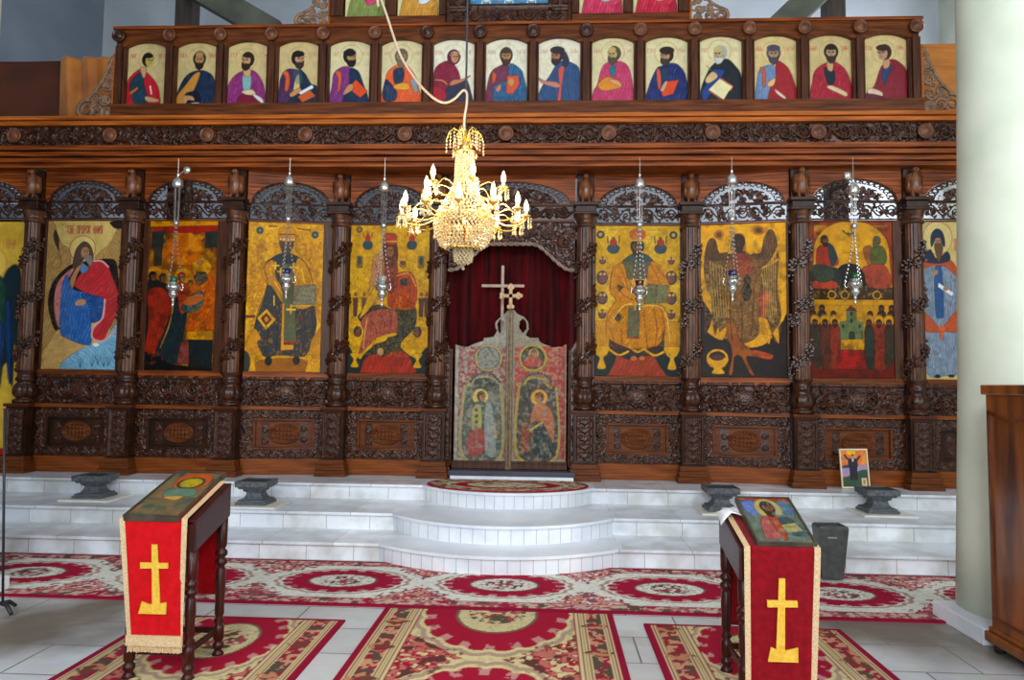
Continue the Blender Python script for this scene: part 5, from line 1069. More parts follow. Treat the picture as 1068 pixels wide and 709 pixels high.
# ================================================================ royal doors
DY = 8.36; dk = 3.936; DO = (464, 320)
def dp(x, y): v = atY(DO[0]+x/dk, DO[1]+y/dk, DY); return v.x-DX, v.z
def door_leaf(sg):
    p = Paint(40, 0, 270, 640, 110, '9c9484') if sg < 0 else Paint(266, 0, 500, 640, 110, '98907c')
    if sg < 0:
        p.mottle('b4ac9c', .6, 14, .5); p.poly('a03c30', [(62, 165), (250, 165), (250, 620), (62, 620)], False); p.mottle('b0a898', .8, 10, .5, (62, 100, 250, 620)); p.mottle('c4b8a4', .5, 5, .6)
        p.ring('a89a54', 178, 212, 50, 52, 8); p.ell('8c9080', 178, 212, 44, 46); p.mottle('404c3c', .6, 8, .52, (135, 168, 222, 256)); p.mottle('b0483c', .6, 7, .58, (150, 190, 205, 250))
        p.poly('a89858', [(75, 620), (78, 350), (95, 320), (120, 290), (175, 285), (215, 300), (235, 330), (240, 350), (235, 620)]); p.poly('505c50', [(88, 610), (90, 360), (118, 330), (130, 300), (180, 295), (210, 315), (222, 350), (222, 610)]); p.mottle('8c9488', .7, 16, .48, (88, 330, 222, 610)); p.poly('344438', [(118, 330), (130, 302), (180, 297), (205, 320), (200, 345), (125, 345)]); p.mottle('a4742c', .5, 9, .58, (88, 330, 222, 560))
        halo(p, 148, 370, 32, 'd8b83c', '5c5424', 2); p.poly('3c6048', [(125, 400), (165, 395), (172, 500), (165, 520), (120, 520), (115, 450)]); p.poly('b4a444', [(118, 420), (150, 410), (152, 505), (116, 505)])
        for y in (425, 450, 475, 497): p.ell('4c5434', 134, y, 7, 8)
        p.poly('a83c30', [(110, 515), (165, 510), (160, 600), (100, 608)], folds=(5, 12, .5), fc='c4645c'); head(p, 155, 372, 15, 'b07c40', '4c3018', None, 1); p.poly('a8b0ac', [(172, 400), (195, 420), (210, 600), (175, 600), (165, 480)], alpha=.6)
        p.line('c0a040', 7, [(205, 480), (212, 540)]); 
    else:
        p.poly('b43024', [(290, 165), (490, 165), (490, 625), (290, 625)], False); p.mottle('b09c74', .7, 11, .53, (290, 90, 480, 330)); p.mottle('8c7c60', .4, 7, .58); p.poly('a82c28', [(466, 200), (486, 200), (486, 625), (466, 625)], False)
        p.ring('b8a440', 362, 212, 52, 54, 9); p.ell('3c4c34', 362, 212, 45, 47); halo(p, 365, 195, 20, 'c89c38'); p.poly('b0402c', [(335, 215), (360, 195), (390, 215), (400, 245), (325, 245)], folds=(30, 10, .5)); head(p, 366, 192, 10, 'b88454', '6c4424')
        p.poly('b09440', [(298, 622), (300, 350), (320, 325), (340, 292), (375, 288), (410, 300), (445, 335), (462, 350), (462, 622)]); p.poly('3c4038', [(312, 612), (312, 355), (335, 330), (345, 305), (380, 298), (405, 315), (430, 340), (452, 355), (452, 612)]); p.mottle('7c4424', .7, 18, .5, (312, 320, 452, 612)); p.mottle('283838', .6, 9, .55, (312, 300, 452, 612))
        halo(p, 388, 375, 34, 'd8a42c', '8c4424', 3); p.poly('b86c40', [(365, 415), (400, 400), (435, 425), (448, 480), (445, 560), (410, 500), (380, 470), (355, 480)], folds=(-10, 13, .5), fc='d89068'); p.poly('1c3434', [(380, 475), (410, 490), (450, 580), (448, 612), (375, 612), (370, 540)], folds=(-15, 12, .4)); p.line('c8a438', 9, [(345, 515), (400, 478)]); p.ell('b08444', 345, 515, 8); head(p, 385, 378, 16, 'b08048', '7c3420', None, -1)
        p.poly('8c3c24', [(318, 500), (350, 500), (350, 600), (318, 600)], False); p.mottle('c08838', .6, 8, .55, (315, 480, 352, 600))
    for k in range(12):      # arc of blue-green petals over the arch
        q = PI*(.15+.7*k/11); cx = 165 if sg < 0 else 378; p.ell('304c4c', cx+62*math.cos(q), 345-62*math.sin(q)-8, 6, 6)
    p.mottle('9c9484', .6, 12, .55, None, 21); p.mottle('8c8474', .5, 4, .6, None, 22); p.engrave('5c4c34', 14, .02, .4); p.sat = .85 if sg < 0 else 1.0
    A = p.out(); nz, nx = A.shape[:2]
    xa, zt = dp(p.x0, 0); xb, zb = dp(p.x1, 640)
    if sg < 0: out = [(45, 640), (45, 155), (60, 160), (90, 166), (125, 150), (155, 140), (158, 128), (195, 122), (208, 100), (200, 78), (203, 58), (218, 44), (225, 40), (240, 25), (255, 12), (262, 10), (268, 10), (268, 640)]; hole = [(222, 50), (212, 70), (214, 95), (222, 108), (234, 85), (232, 60)]
    else: out = [(268, 640), (268, 10), (285, 12), (300, 28), (325, 40), (342, 60), (346, 90), (333, 118), (350, 126), (385, 128), (388, 142), (400, 150), (440, 166), (480, 162), (497, 150), (497, 640)]; hole = [(320, 50), (308, 62), (306, 85), (320, 108), (334, 90), (332, 62)]
    X, Y = np.meshgrid(np.linspace(p.x0, p.x1, nx), np.linspace(640, 0, nz))
    def inside(P):
        P = np.array(P, float); ins = np.zeros(X.shape, bool)
        for i in range(len(P)):
            x1, y1 = P[i]; x2, y2 = P[(i+1) % len(P)]
            if y1 != y2: ins ^= ((y1 > Y) != (y2 > Y)) & (X < (x2-x1)*(Y-y1)/(y2-y1)+x1)
        return ins
    mk = inside(out) & ~inside(hole)
    H = np.zeros((nz, nx)); r_ = np.random.default_rng(8); H += vnoise(nz, nx, 6, r_, 2)*.6
    cx, cy = (178, 212) if sg < 0 else (362, 212); d = np.hypot(X-cx, Y-cy); H = np.where(d < 44, .1, H); H = np.maximum(H, np.where(abs(d-50) < 6, 1., 0))
    t = thing('royal_door', ('left leaf of the painted royal doors, worn grey and red, with a medallion and a haloed figure in green' if sg < 0 else 'right leaf of the painted royal doors, red and gold, with a medallion and a haloed figure in dark blue'), 'door', (DX, DY, .48), 0, None)
    sheet('painted_leaf', xa, xb, zb-.48, zt-.48, 0, M_DOOR, t, H=H, depth=.014, mask=mk, C=A, thick=.04)
    ya = dp(100, 640)[1]-.48; h0, h1 = (xa, -.005) if sg < 0 else (.005, xb)
    MB().box(h0, h1, -.03, .03, ya-.06, ya).box(h0, h1, -.022, .03, ya, ya+.03).build('bottom_rail', W_MIDV, t, bevel=.003)
    return t
door_leaf(-1); rt = door_leaf(1)
xc, zc_ = dp(268, 10); st = MB()
st.box(xc-.035, xc+.035, -.055, -.017, .1, zc_-.5).lathe([(.012, 0), (.012, zc_-.6)], (xc, -.055, .12), 8); st.build('centre_strip', mat('brown_gilt_wood', rgb(86, 66, 44), rgb(128, 104, 66), .45, scale=20), rt, bevel=.005)
# small trefoil cross on the strip
a = atY(532.6, 322, 8.33); b = atY(532.6, 298, 8.33); u = (b.z-a.z); m = MB(); x = a.x-DX; z = a.z-.48
m.box(x-.02, x+.02, -.06, -.03, z, z+u*.92).box(x-u*.36, x+u*.36, -.06, -.03, z+u*.48, z+u*.48+.04)
for dx, dz in ((0, .93), (.36, .56), (-.36, .56), (0, .08)):
    for q in (0, 1, 2): ang = {0: PI/2, 1: 0, 2: PI}[q] if dx == 0 else q*2*PI/3; m.ball((x+u*dx+.02*math.cos(ang), -.045, z+u*dz+.02*math.sin(ang)), .026, .017, .026, 8, 6)
m.build('trefoil_cross', mat('pale_carved_wood', rgb(206, 164, 122), rgb(226, 188, 150), .45, scale=20), rt, True)
# big plain cross standing behind the doors
v0, v1 = atY(524.5, 277, 8.5), atY(524.5, 420, 8.5); h0, h1, = atY(502.5, 298, 8.5), atY(547, 298.5, 8.5)
t = thing('standing_cross', 'plain pale wooden cross on a staff behind the royal doors', 'cross', (v0.x, 8.5, .48))
PW = mat('pale_grey_wood', rgb(160, 132, 114), rgb(184, 156, 136), .55, scale=12)
MB().box(-.018, .018, -.012, .012, 0.02, v0.z-.48).build('upright', PW, t, bevel=.004); MB().box(h0.x-v0.x, h1.x-v0.x, -.03, -.012, h0.z-.5, h0.z-.465).build('crossbar', PW, t, bevel=.004)
MB().box(-.12, .12, -.08, .08, 0, .03).build('foot', PW, t, bevel=.004)
# curtain
VEL = mat('crimson_velvet', rgb(34, 1, 4), rgb(88, 4, 9), .85, scale=3, stretch=(5, 1, .4), sheen=.1, spec=.1)
nx, nz = 150, 30; X, Z = np.meshgrid(np.linspace(0, 1, nx), np.linspace(0, 1, nz)); H = np.sin(X*34+Z*1.3+1.2*np.sin(X*9))*.7+.25*np.sin(X*83)
o = sheet('velvet_curtain', DX-.8, DX+.8, .52, 3.3, 8.62, VEL, None, H=H, depth=.055, thick=.004, org=(DX, 8.62, .52)); tag(o, 'dark crimson velvet curtain hanging in the opening behind the royal doors', 'curtain')
t = thing('curtain_rail', 'thin iron rail carrying the crimson curtain', 'rail', (DX, 8.62, 3.3)); MB().tube([(-.85, 0, 0), (.85, 0, 0)], .012).build('rod', IRON, t); 
# threshold
a, b = atY(468, 490, 8.15), atY(600, 492, 8.15)
t = thing('door_threshold', 'low dark sill block with pale edge in front of the royal doors', 'threshold', ((a.x+b.x)/2, 8.2, .48)); w = (b.x-a.x)/2
MB().box(-w+.02, w-.02, -.09, .06, 0, .045).build('pale_base', MARBLE, t, bevel=.004); MB().box(-w, w, -.1, .1, .045, .10).build('dark_slab', mat('dark_blue_slab', rgb(40, 40, 58), rgb(56, 56, 74), .35, scale=5), t, bevel=.005)
# ================================================================ rugs
def h2(c): return hx(c)
CR, RD, DR, PK, GN = [h2(c) for c in ('cfc8b0', '9c1434', '6c1c28', 'bc8c84', '55503c')]
def rug_color(X, Yy, x0, x1, y0, y1, period, ph, mx, my, axis, beige, per_cell, seed=1, bands=True, red='a01432'):
    """X,Yy metre grids; medallions along the axis; returns linear rgb"""
    r_ = np.random.default_rng(seed); ny, nx = X.shape; RD = h2(red)
    s = (X if axis == 'x' else Yy); c = ((y0+y1)/2 if axis == 'x' else (x0+x1)/2); o = (Yy-c if axis == 'x' else X-c); hw = ((y1-y0) if axis == 'x' else (x1-x0))/2
    A = np.zeros((ny, nx, 3)); A[:] = h2('e0dcd2') if not beige else h2('cdbd8c')
    n1 = vnoise(ny, nx, per_cell*.9, r_, 2); n2 = vnoise(ny, nx, per_cell*2, r_, 2); n3 = vnoise(ny, nx, per_cell*.5, r_, 1)
    A = np.where((n3 > .66)[..., None], A*.82, A)
    u = (s-ph+period/2) % period-period/2                     # from medallion centre along the run
    band = .27 if bands else .17; fo = hw-band                # field half width
    q = np.sqrt((u/mx)**2+(o/my)**2); th = np.arctan2(o/my, u/mx)
    scal = 1+.055*np.abs(np.sin(th*9))
    A[(q < 1.13*scal) & (q > 1.06*scal)] = h2('a88c78')
    ring = (q < scal) & (q > .60); A[ring] = RD
    dots = ring & (q > .88) & (np.cos(th*18) > .3) & (n1 > .35); A[dots] = h2('b8807c')
    A[(q <= .60) & (q > .56)] = h2('6c5c48'); core = q <= .56; A[core & (n3 < .3)] = h2('a89c88')
    fl = (np.sqrt((u/mx/.32)**2+(o/my/.42)**2) < 1) & (n1 > .46); A[fl] = h2('5c4c3c'); A[fl & (n2 > .55)] = h2('a0404c')
    v = period/2-np.abs(u); tri = (np.abs(o) > fo*.30+v*(fo*.7)/(period*.23)) & (np.abs(o) < fo)
    m = tri & (n1 > .38); A[m] = RD; A[tri & (n1 > .56)] = h2('c89080' if not beige else 'b4685c'); A[tri & (n2 > .64)] = h2('5c3430' if beige else '8c5058'); ed = (np.abs(o) > fo*.16+v*(fo*.7)/(period*.25)) & ~tri & (np.abs(o) < fo) & (n1 > .62); A[ed] = h2('7c4c40')
    ao = np.abs(o); w = hw-ao
    if bands:
        st = (w < band); A[st] = h2('c8b88c' if beige else 'c8b48c')
        for a, b_, c_ in ((.05, .058, '8c3038'), (.068, .074, '9c8460'), (.195, .203, '8c5040'), (.213, .221, 'a49060'), (.235, .243, '8c5040'), (.262, .27, '903038')): A[(w > a) & (w < b_)] = h2(c_)
        mid = (w > .082) & (w < .188); A[mid] = h2('8c2434'); A[mid & (n1 > .5)] = h2('c08c6c'); A[mid & (n2 > .62)] = h2('54483c')
        k = np.abs(((s+.1) % .46)-.23); fm = st & (w > .05) & (k+np.abs(w-.135)*.9 < .085) & (n1 > .4); A[fm] = h2('6c4034'); A[fm & (n2 > .5)] = h2('b87c5c')
    else:
        st = (w < band); A[st] = h2('c8ac98'); A[st & (n1 > .52)] = h2('a85058'); A[st & (n2 > .64)] = h2('5c4c40')
        for a, b_, c_ in ((.05, .06, 'd0c0a8'), (.155, .17, '8c3440')): A[(w > a) & (w < b_)] = h2(c_)
        k = np.abs(((s) % .5)-.25); fm = st & (w > .04) & (k+np.abs(w-.1)*.9 < .085) & (n1 > .35); A[fm] = h2('a01c3c'); A[fm & (n2 > .55)] = h2('c89890')
    A[w < .04] = h2('8c0f30')
    e = (np.minimum(X-x0, x1-X) if axis == 'x' else np.minimum(Yy-y0, y1-Yy)); A[e < .035] = h2('8c0f30')
    return A
def rug(x0, x1, y0, y1, period, ph, mx, my, axis, beige, label, bands=True, res=.012, z=.0, rz=0, seed=1, cell=None, red='a01432'):
    nx, ny = int((x1-x0)/res), int((y1-y0)/res); X, Yy = np.meshgrid(np.linspace(x0, x1, nx), np.linspace(y0, y1, ny))
    A = rug_color(X, Yy, x0, x1, y0, y1, period, ph, mx, my, axis, beige, cell or .045/res, seed, bands, red)
    o = sheet('patterned_rug', x0, x1, y0, y1, z+.012, M_RUG, None, C=A, thick=.012, horiz=True, org=((x0+x1)/2, (y0+y1)/2, z), smooth=False)
    tag(o, label, 'rug'); return o
pc = atZ(526, 612, 0).x
per = (atZ(703, 613, 0).x-atZ(363, 608, 0).x)/2
rug(-6.9, 3.9, 5.03, 6.24, per, pc, .45, .30, 'x', False, 'long cream and red runner with oval medallions along the foot of the steps', False, .012, 0, seed=2, cell=2.6, red='a01236')
rug(-1.10, .45, 2.3, 5.02, 1.62, 5.02-.08, .66, .46, 'y', True, 'beige and red medallion rug laid lengthwise in the middle of the floor', True, .009, 0, seed=3, cell=4.0, red='9c1430')
rug(.635, 1.885, 2.3, 4.82, 1.5, 4.38, .5, .34, 'y', True, 'beige and red medallion rug under the right lectern', True, .009, 0, seed=4, cell=4.0, red='9c1430')
rug(-2.545, -1.30, 2.3, 4.72, 1.5, 4.30, .5, .34, 'y', True, 'beige and red medallion rug under the left lectern', True, .009, 0, seed=5, cell=4.0, red='9c1430')
# half-oval mat on the top round step
nx, ny = 170, 80; X, Yy = np.meshgrid(np.linspace(-.88, .88, nx), np.linspace(0, .88, ny)); R_ = .53
fr = ((X/.86)**2+((Yy-.55)/.54)**2); mk = (fr < 1) 
A = np.zeros((ny, nx, 3)); A[:] = hx('c0ac88'); r_ = np.random.default_rng(3); n1 = vnoise(ny, nx, 4, r_, 2); n2 = vnoise(ny, nx, 7, r_, 2)
A[n1 > .55] = hx('a06458'); A[n2 > .62] = hx('6c5040'); A[fr > .93] = hx('981024'); f2 = ((X/.86)**2+((Yy-.48)/.42)**2); A[(f2 < .42)] = hx('a01c30'); A[(f2 < .24)] = hx('cfc0a0'); A[(f2 < .24) & (n1 > .6)] = hx('7c6048'); A[(f2 < .56) & (f2 > .5)] = hx('d0c8a8')
o = sheet('oval_mat', DX-.88+.02, DX+.88+.02, 7.175, 7.175+.88, .494, M_RUG, None, C=A, mask=mk, thick=.01, horiz=True, org=(DX, 7.6, .482), smooth=False); tag(o, 'oval red and beige mat on the top round step before the doors', 'mat')
# ================================================================ stone flower stands
def stone_stand(t):
    B_ = lambda L: [(r*.87, z*.85) for r, z in L]
    MB().square(B_([(.175, 0), (.175, .03), (.155, .035), (.155, .055), (.12, .06), (.095, .09), (.085, .12), (.085, .14), (.11, .15), (.115, .175), (.15, .18), (.155, .2), (.18, .205), (.185, .27), (.16, .275), (.16, .25)]), (0, 0, .0)).build('stone_body', SLATE, t, bevel=.004)
    MB().square(B_([(.155, .25), (.15, .262)]), (0, 0, 0)).build('soil', mat('dark_soil', rgb(40, 36, 32), rgb(60, 54, 46), .9, scale=40, bump=.6), t)
spots = [(90, 520, 'leftmost, near the left edge'), (261, 527, 'just right of the left lectern'), (755, 534, 'half behind the right lectern'), (922, 536, 'under the small propped picture')]
f0 = None
for i, (px, py, lab) in enumerate(spots):
    v = atZ(px, py, .335); L_ = 'square grey stone flower stand, '+lab; loc = (v.x, v.y+.14, .335)
    slab = MB().box(v.x-.23, v.x+.28, v.y-.1, v.y+.36, .32, .335).build('base_slab', mat('cream_slab', rgb(214, 208, 196), rgb(226, 220, 210), .4, scale=4)); tag(slab, 'thin cream slab under the stone stand '+lab, 'slab', 'slabs under the stone stands')
    if f0 is None: f0 = thing('stone_stand', L_, 'planter', loc, 0, 'grey stone flower stands'); stone_stand(f0)
    else: dup(f0, loc, 0, L_)
# ================================================================ propped picture
p = Paint(150, 133, 338, 395, 56, 'd87848'); p.mottle('e0a050', .7, 20, .45, (150, 133, 338, 260)); p.ell('e8b840', 230, 150, 34, 20); p.poly('a894b4', [(150, 250), (338, 240), (338, 320), (150, 320)], False); p.poly('404858', [(160, 250), (210, 240), (215, 256), (165, 262)]); p.poly('3c5444', [(150, 340), (200, 320), (260, 290), (310, 275), (338, 290), (338, 395), (150, 395)], folds=(40, 16, .5), fc='708868')
p.poly('2a2438', [(205, 205), (225, 195), (250, 195), (268, 205), (265, 260), (210, 262)]); p.line('2a2438', 14, [(215, 208), (195, 190), (182, 170)]); p.line('2a2438', 14, [(260, 208), (280, 192), (290, 176)]); p.ell('c89878', 178, 162, 5); p.ell('c89878', 294, 168, 5)
p.poly('302434', [(210, 260), (264, 260), (262, 345), (240, 345), (238, 290), (232, 345), (210, 345)], False); p.ell('b08468', 238, 178, 9, 12); p.ell('241c20', 238, 170, 9, 6); p.ell('d8d0d8', 238, 205, 6, 12); p.poly('e0c8a0', [(290, 332), (328, 332), (328, 388), (290, 388)], False); p.ell('b08060', 308, 360, 8, 18)
a, b = atY(878, 506, 8.0), atY(907.5, 507.5, 8.0)
w = (b.x-a.x); hgt = .42; t = thing('propped_picture', 'small framed picture of a man with raised arms, leaning on the dado at the right', 'picture', ((a.x+b.x)/2, 8.0, .48)); t.rotation_euler = (-math.radians(7), math.radians(-1), 0)
sheet('print', -w/2+.012, w/2-.012, .02, hgt-.01, 0, M_NEWICON, t, C=p.out(), thick=.008)
m = MB(); m.box(-w/2, w/2, -.012, .012, .004, .02).box(-w/2, w/2, -.012, .012, hgt-.012, hgt+.004).box(-w/2, -w/2+.013, -.012, .012, .02, hgt-.012).box(w/2-.013, w/2, -.012, .012, .02, hgt-.012); m.build('cream_frame', mat('cream_frame_wood', rgb(220, 200, 160), rgb(232, 214, 176), .4), t)
# ================================================================ lecterns
def lectern(x0, x1, yf, yb, zf, zb, label, cloth, hang, fabric_x, icon_fn, icon_rect, seed, taper=(0, 0)):
    cx = (x0+x1)/2; t = thing('lectern', label, 'lectern', (cx, (yf+yb)/2, 0)); oy = (yf+yb)/2; X = lambda v: v-cx; Y = lambda v: v-oy
    lg = .022
    for (lx, ly, h) in ((x0+.03, yf+.03, zf-.12), (x1-.03, yf+.03, zf-.12), (x0+.03, yb-.03, zb-.14), (x1-.03, yb-.03, zb-.14)):
        H = h; pr = [(.018, 0), (.026, .015), (.02, .03), (.014, .04), (.024, .055), (.024, .075), (.014, .085), (.022, .1), (.022, .15), (.022, .17), (.014, .18), (.024, .2), (.014, .22), (.02, .24)]
        pr += [(.019, .3), (.022, H*.5), (.02, H*.6), (.014, H*.62), (.026, H*.64), (.026, H*.66), (.015, H*.68), (.026, H*.70), (.026, H*.72), (.015, H*.74), (.021, H*.76), (.023, H*.8), (.023, H)]
        MB().lathe([(r*1.3, z) for r, z in pr], (X(lx), Y(ly), 0), 14).build('leg', MAHOG, t, True)
    s = MB(); z = .13
    s.box(X(x0+.03), X(x0+.03)+.02, Y(yf+.04), Y(yb-.04), z, z+.03).box(X(x1-.05), X(x1-.03), Y(yf+.04), Y(yb-.04), z, z+.03).box(X(x0+.04), X(x1-.04), Y(yb-.04), Y(yb-.02), z, z+.03).box(X(x0+.04), X(x1-.04), Y(yf+.02), Y(yf+.04), z, z+.03); s.build('stretcher', MAHOG, t, bevel=.003)
    for xs in (x0, x1-.02):
        ap = MB(); P = [(Y(yf), zf-.15), (Y(yb), zb-.17), (Y(yb), zb), (Y(yf), zf)]
        ap.add([(X(xs), y, z) for y, z in P]+[(X(xs)+.02, y, z) for y, z in P], [(0, 3, 2, 1), (4, 5, 6, 7), (0, 1, 5, 4), (1, 2, 6, 5), (2, 3, 7, 6), (3, 0, 4, 7)]); ap.build('side_board', MAHOG, t, bevel=.003)
    MB().box(X(x0+.02), X(x1-.02), Y(yb)-.02, Y(yb), zb-.17, zb-.01).build('end_board', MAHOG, t); MB().box(X(x0+.02), X(x1-.02), Y(yf), Y(yf)+.02, zf-.15, zf-.01).build('end_board', MAHOG, t)
    tp = MB(); P = [(Y(yf)-.0, zf), (Y(yb), zb), (Y(yb), zb+.012), (Y(yf)-.0, zf+.012)]
    tp.add([(X(x0), y, z) for y, z in P]+[(X(x1), y, z) for y, z in P], [(0, 3, 2, 1), (4, 5, 6, 7), (0, 1, 5, 4), (1, 2, 6, 5), (2, 3, 7, 6), (3, 0, 4, 7)]); tp.build('sloping_top', MAHOG, t)
    # cloth: one strip, front drop - top - back drop
    fx0, fx1 = fabric_x; r = random.Random(seed)
    path = [(yf-.016, zf-hang+i*(hang)/24) for i in range(25)]+[(yf-.016+(yb-yf+.03)*i/12, zf+.018+(zb-zf)*i/12) for i in range(13)]+[(yb+.018, zb-i*.62/20) for i in range(21)]
    S_ = np.array(path); nu = 30; V = []; 
    def pos(i, u, off=0):
        y, z = S_[i]; n = (-1, 0) if i < 25 else ((1, 0) if i > 37 else (-.35, .93))
        wv = .006*math.sin(u*17+seed)*(1-min(i, 25)/25 if i < 25 else (0 if i < 38 else (i-38)/20))+off
        tp = min(max((24-i)/24, 0), 1); xa_, xb_ = fx0+tp*taper[0], fx1+tp*taper[1]
        return (xa_+(xb_-xa_)*u, y+n[0]*(abs(wv)), z+n[1]*abs(wv))
    c = tag(thing('cloth_runner', 'red', 'cloth', (cx, oy, 0)), '%s cloth with cream braid and gold cross draped over the %s lectern' % cloth, 'cloth', 'draped lectern cloths')
    cl = MB(); vs = [pos(i, k/nu) for i in range(len(path)) for k in range(nu+1)]; n1 = nu+1
    fs = [(i*n1+k, i*n1+k+1, (i+1)*n1+k+1, (i+1)*n1+k) for i in range(len(path)-1) for k in range(nu)]
    cl.v = [(a-cx, b-oy, z) for a, b, z in vs]; cl.f = fs; o = cl.build('red_fabric', REDC if seed == 1 else REDC2, c, True); sd = o.modifiers.new('thickness', 'SOLIDIFY'); sd.thickness = .003; sd.offset = -1
    br = MB()
    for ua, ub in ((-.03, .055), (.945, 1.03)):
        vs = [pos(i, u, .003) for i in range(38) for u in (ua, ub)]; br.add([(a-cx, b-oy-.001, z+.001) for a, b, z in vs], [(2*i, 2*i+1, 2*i+3, 2*i+2) for i in range(37)])
    br.box(fx0+taper[0]-.012-cx, fx1+taper[1]+.012-cx, yf-.034-oy, yf-.024-oy, zf-hang-.006, zf-hang+.045)
    o = br.build('braid_border', BRAID, c); sd = o.modifiers.new('thickness', 'SOLIDIFY'); sd.thickness = .003; sd.offset = 0
    fg = MB(); zf0 = zf-hang-.002
    for k in range(46):
        u = (k+.5)/46; xx = fx0+taper[0]-.008+(fx1-fx0+taper[1]-taper[0]+.016)*u; fg.tube([(xx-cx, yf-.02-oy, zf0+.01), (xx-cx+r.uniform(-.002, .002), yf-.022-oy, zf0-.035-r.uniform(0, .008))], [.003, .0035], 5)
    f = fg.build('fringe', BRAID, c); f['kind'] = 'stuff'
    # gold cross applique
    w = fx1-fx0; xm = (fx0+fx1+(taper[0]+taper[1])*.5)/2-cx; h = hang; g = MB(); zc = zf; yy0, yy1 = yf-.031-oy, yf-.024-oy
    q = .02 if seed == 1 else -.01
    g.prism([(xm-.014-q*.1, zc-h*.18), (xm+.016-q*.1, zc-h*.18), (xm+.022+q, zc-h*.68), (xm-.02+q, zc-h*.68)], yy0, yy1); g.prism([(xm-.072, zc-h*.33), (xm+.074, zc-h*.33), (xm+.076, zc-h*.375), (xm-.07, zc-h*.38)], yy0-.001, yy1)
    g.prism([(xm-.055, zc-h*.65), (xm-.02, zc-h*.67), (xm+.02, zc-h*.67), (xm+.075, zc-h*.65), (xm+.075, zc-h*.75), (xm-.07, zc-h*.75)], yy0-.001, yy1); g.build('gold_cross', GOLDC, c)
    return t
lectern(-2.19, -1.815, 3.70, 4.10, .815, .95, 'dark turned-leg lectern on the left, under a bright red cloth', ('bright red', 'left'), .615, (-2.205, -1.865), None, None, 1, (.07, .0))
lectern(.955, 1.325, 3.68, 4.10, .745, .86, 'dark turned-leg lectern on the right, under a deep red cloth', ('deep red', 'right'), .70, (.985, 1.335), None, None, 2, (.0, -.03))
def slope_icon(x0, x1, yf, yb, zf, zb, p, label, thick=.03, shear=0.0, rot=0, rim=.012):
    L_ = math.hypot(yb-yf, zb-zf); A = p.out(); t = thing('lectern_icon', label, 'icon', ((x0+x1)/2, (yf+yb)/2, (zf+zb)/2)); t.rotation_euler = (math.atan2(zb-zf, yb-yf), 0, rot)
    w = (x1-x0)/2; MB().box(-w, w, -L_/2, L_/2, -thick, -.004).build('wooden_board', IRONW, t, bevel=.004)
    sheet('painted_panel', -w+rim, w-rim, -L_/2+rim, L_/2-rim, 0, M_ICON, t, C=A, thick=.004, horiz=True)
    m = MB(); m.box(-w, w, -L_/2, -L_/2+rim, -.004, .006).box(-w, w, L_/2-rim, L_/2, -.004, .006).box(-w, -w+rim, -L_/2+rim, L_/2-rim, -.004, .006).box(w-rim, w, -L_/2+rim, L_/2-rim, -.004, .006); m.build('rim', IRONW, t)
    return t
IRONW = mat('old_dark_board', rgb(46, 40, 32), rgb(78, 66, 48), .45, scale=12)
p = Paint(0, 0, 60, 100, 60, '6c6048'); p.mottle('8c6448', .8, 14, .48); p.mottle('3c4c48', .7, 9, .55); p.poly('a8542c', [(12, 10), (30, 2), (50, 8), (54, 30), (40, 42), (18, 38)]); p.ell('3c3c34', 33, 26, 17, 14); p.ell('a89438', 33, 26, 13, 11); p.mottle('706c34', .6, 4, .55, (18, 14, 48, 38)); p.poly('5c7464', [(15, 42), (45, 40), (52, 55), (20, 60)]); p.poly('b08c50', [(18, 60), (40, 56), (36, 66)]); p.mottle('40584c', .8, 8, .5, (0, 70, 60, 100)); p.mottle('3c4450', .7, 10, .5, (0, 0, 14, 45))
slope_icon(-2.195, -1.895, 3.67, 4.20, .845, 1.01, p, 'old dark icon with a golden oval lying on the left lectern')
p = Paint(0, 0, 100, 110, 70, '5c6458'); p.poly('8c3c30', [(0, 0), (100, 0), (100, 8), (0, 8)], False); p.poly('5468a0', [(4, 12), (30, 10), (28, 40), (10, 44)]); p.poly('4c6478', [(70, 12), (92, 12), (94, 44), (74, 38)]); halo(p, 50, 28, 25, 'a09060', '7c6c40', 2); p.poly('94504c', [(18, 98), (24, 60), (40, 46), (50, 60), (46, 98)], folds=(10, 8, .5)); p.poly('3c4c54', [(60, 44), (84, 56), (98, 90), (60, 90), (54, 60)], folds=(30, 8, .4)); p.poly('94442c', [(42, 44), (58, 46), (58, 96), (48, 98)]); p.poly('98905c', [(58, 68), (86, 62), (92, 82), (62, 86)], False); p.scrawl('545430', 64, 70, 22, 4, 5, 1); head(p, 50, 28, 12, '70503c', '3c2c24', '3c2c20'); p.mottle('788478', .5, 9, .55); p.mottle('4c5444', .5, 12, .55, (0, 80, 100, 110))
slope_icon(1.04, 1.335, 3.67, 4.09, .782, .945, p, 'greenish icon of a bearded man with a book lying on the right lectern', rim=.01)
# white lace cloth under the right icon
m = MB(); N = 14
vs = []; 
for i in range(N):
    for k in range(8):
        u, v = i/(N-1), k/7; vs.append(((.93+.36*u), 3.95+.15*v, .865+.035*v+.022*math.sin(u*9+v*3)*(1-u)+(-.05*(1-u*7) if u < .14 else 0)))
m.add(vs, [(i*8+k, (i+1)*8+k, (i+1)*8+k+1, i*8+k+1) for i in range(N-1) for k in range(7)]); o = m.build('lace_cloth', WHITEC, None, True); tag(o, 'crumpled white lace cloth at the top left of the right lectern', 'cloth'); sd = o.modifiers.new('thickness', 'SOLIDIFY'); sd.thickness = .004
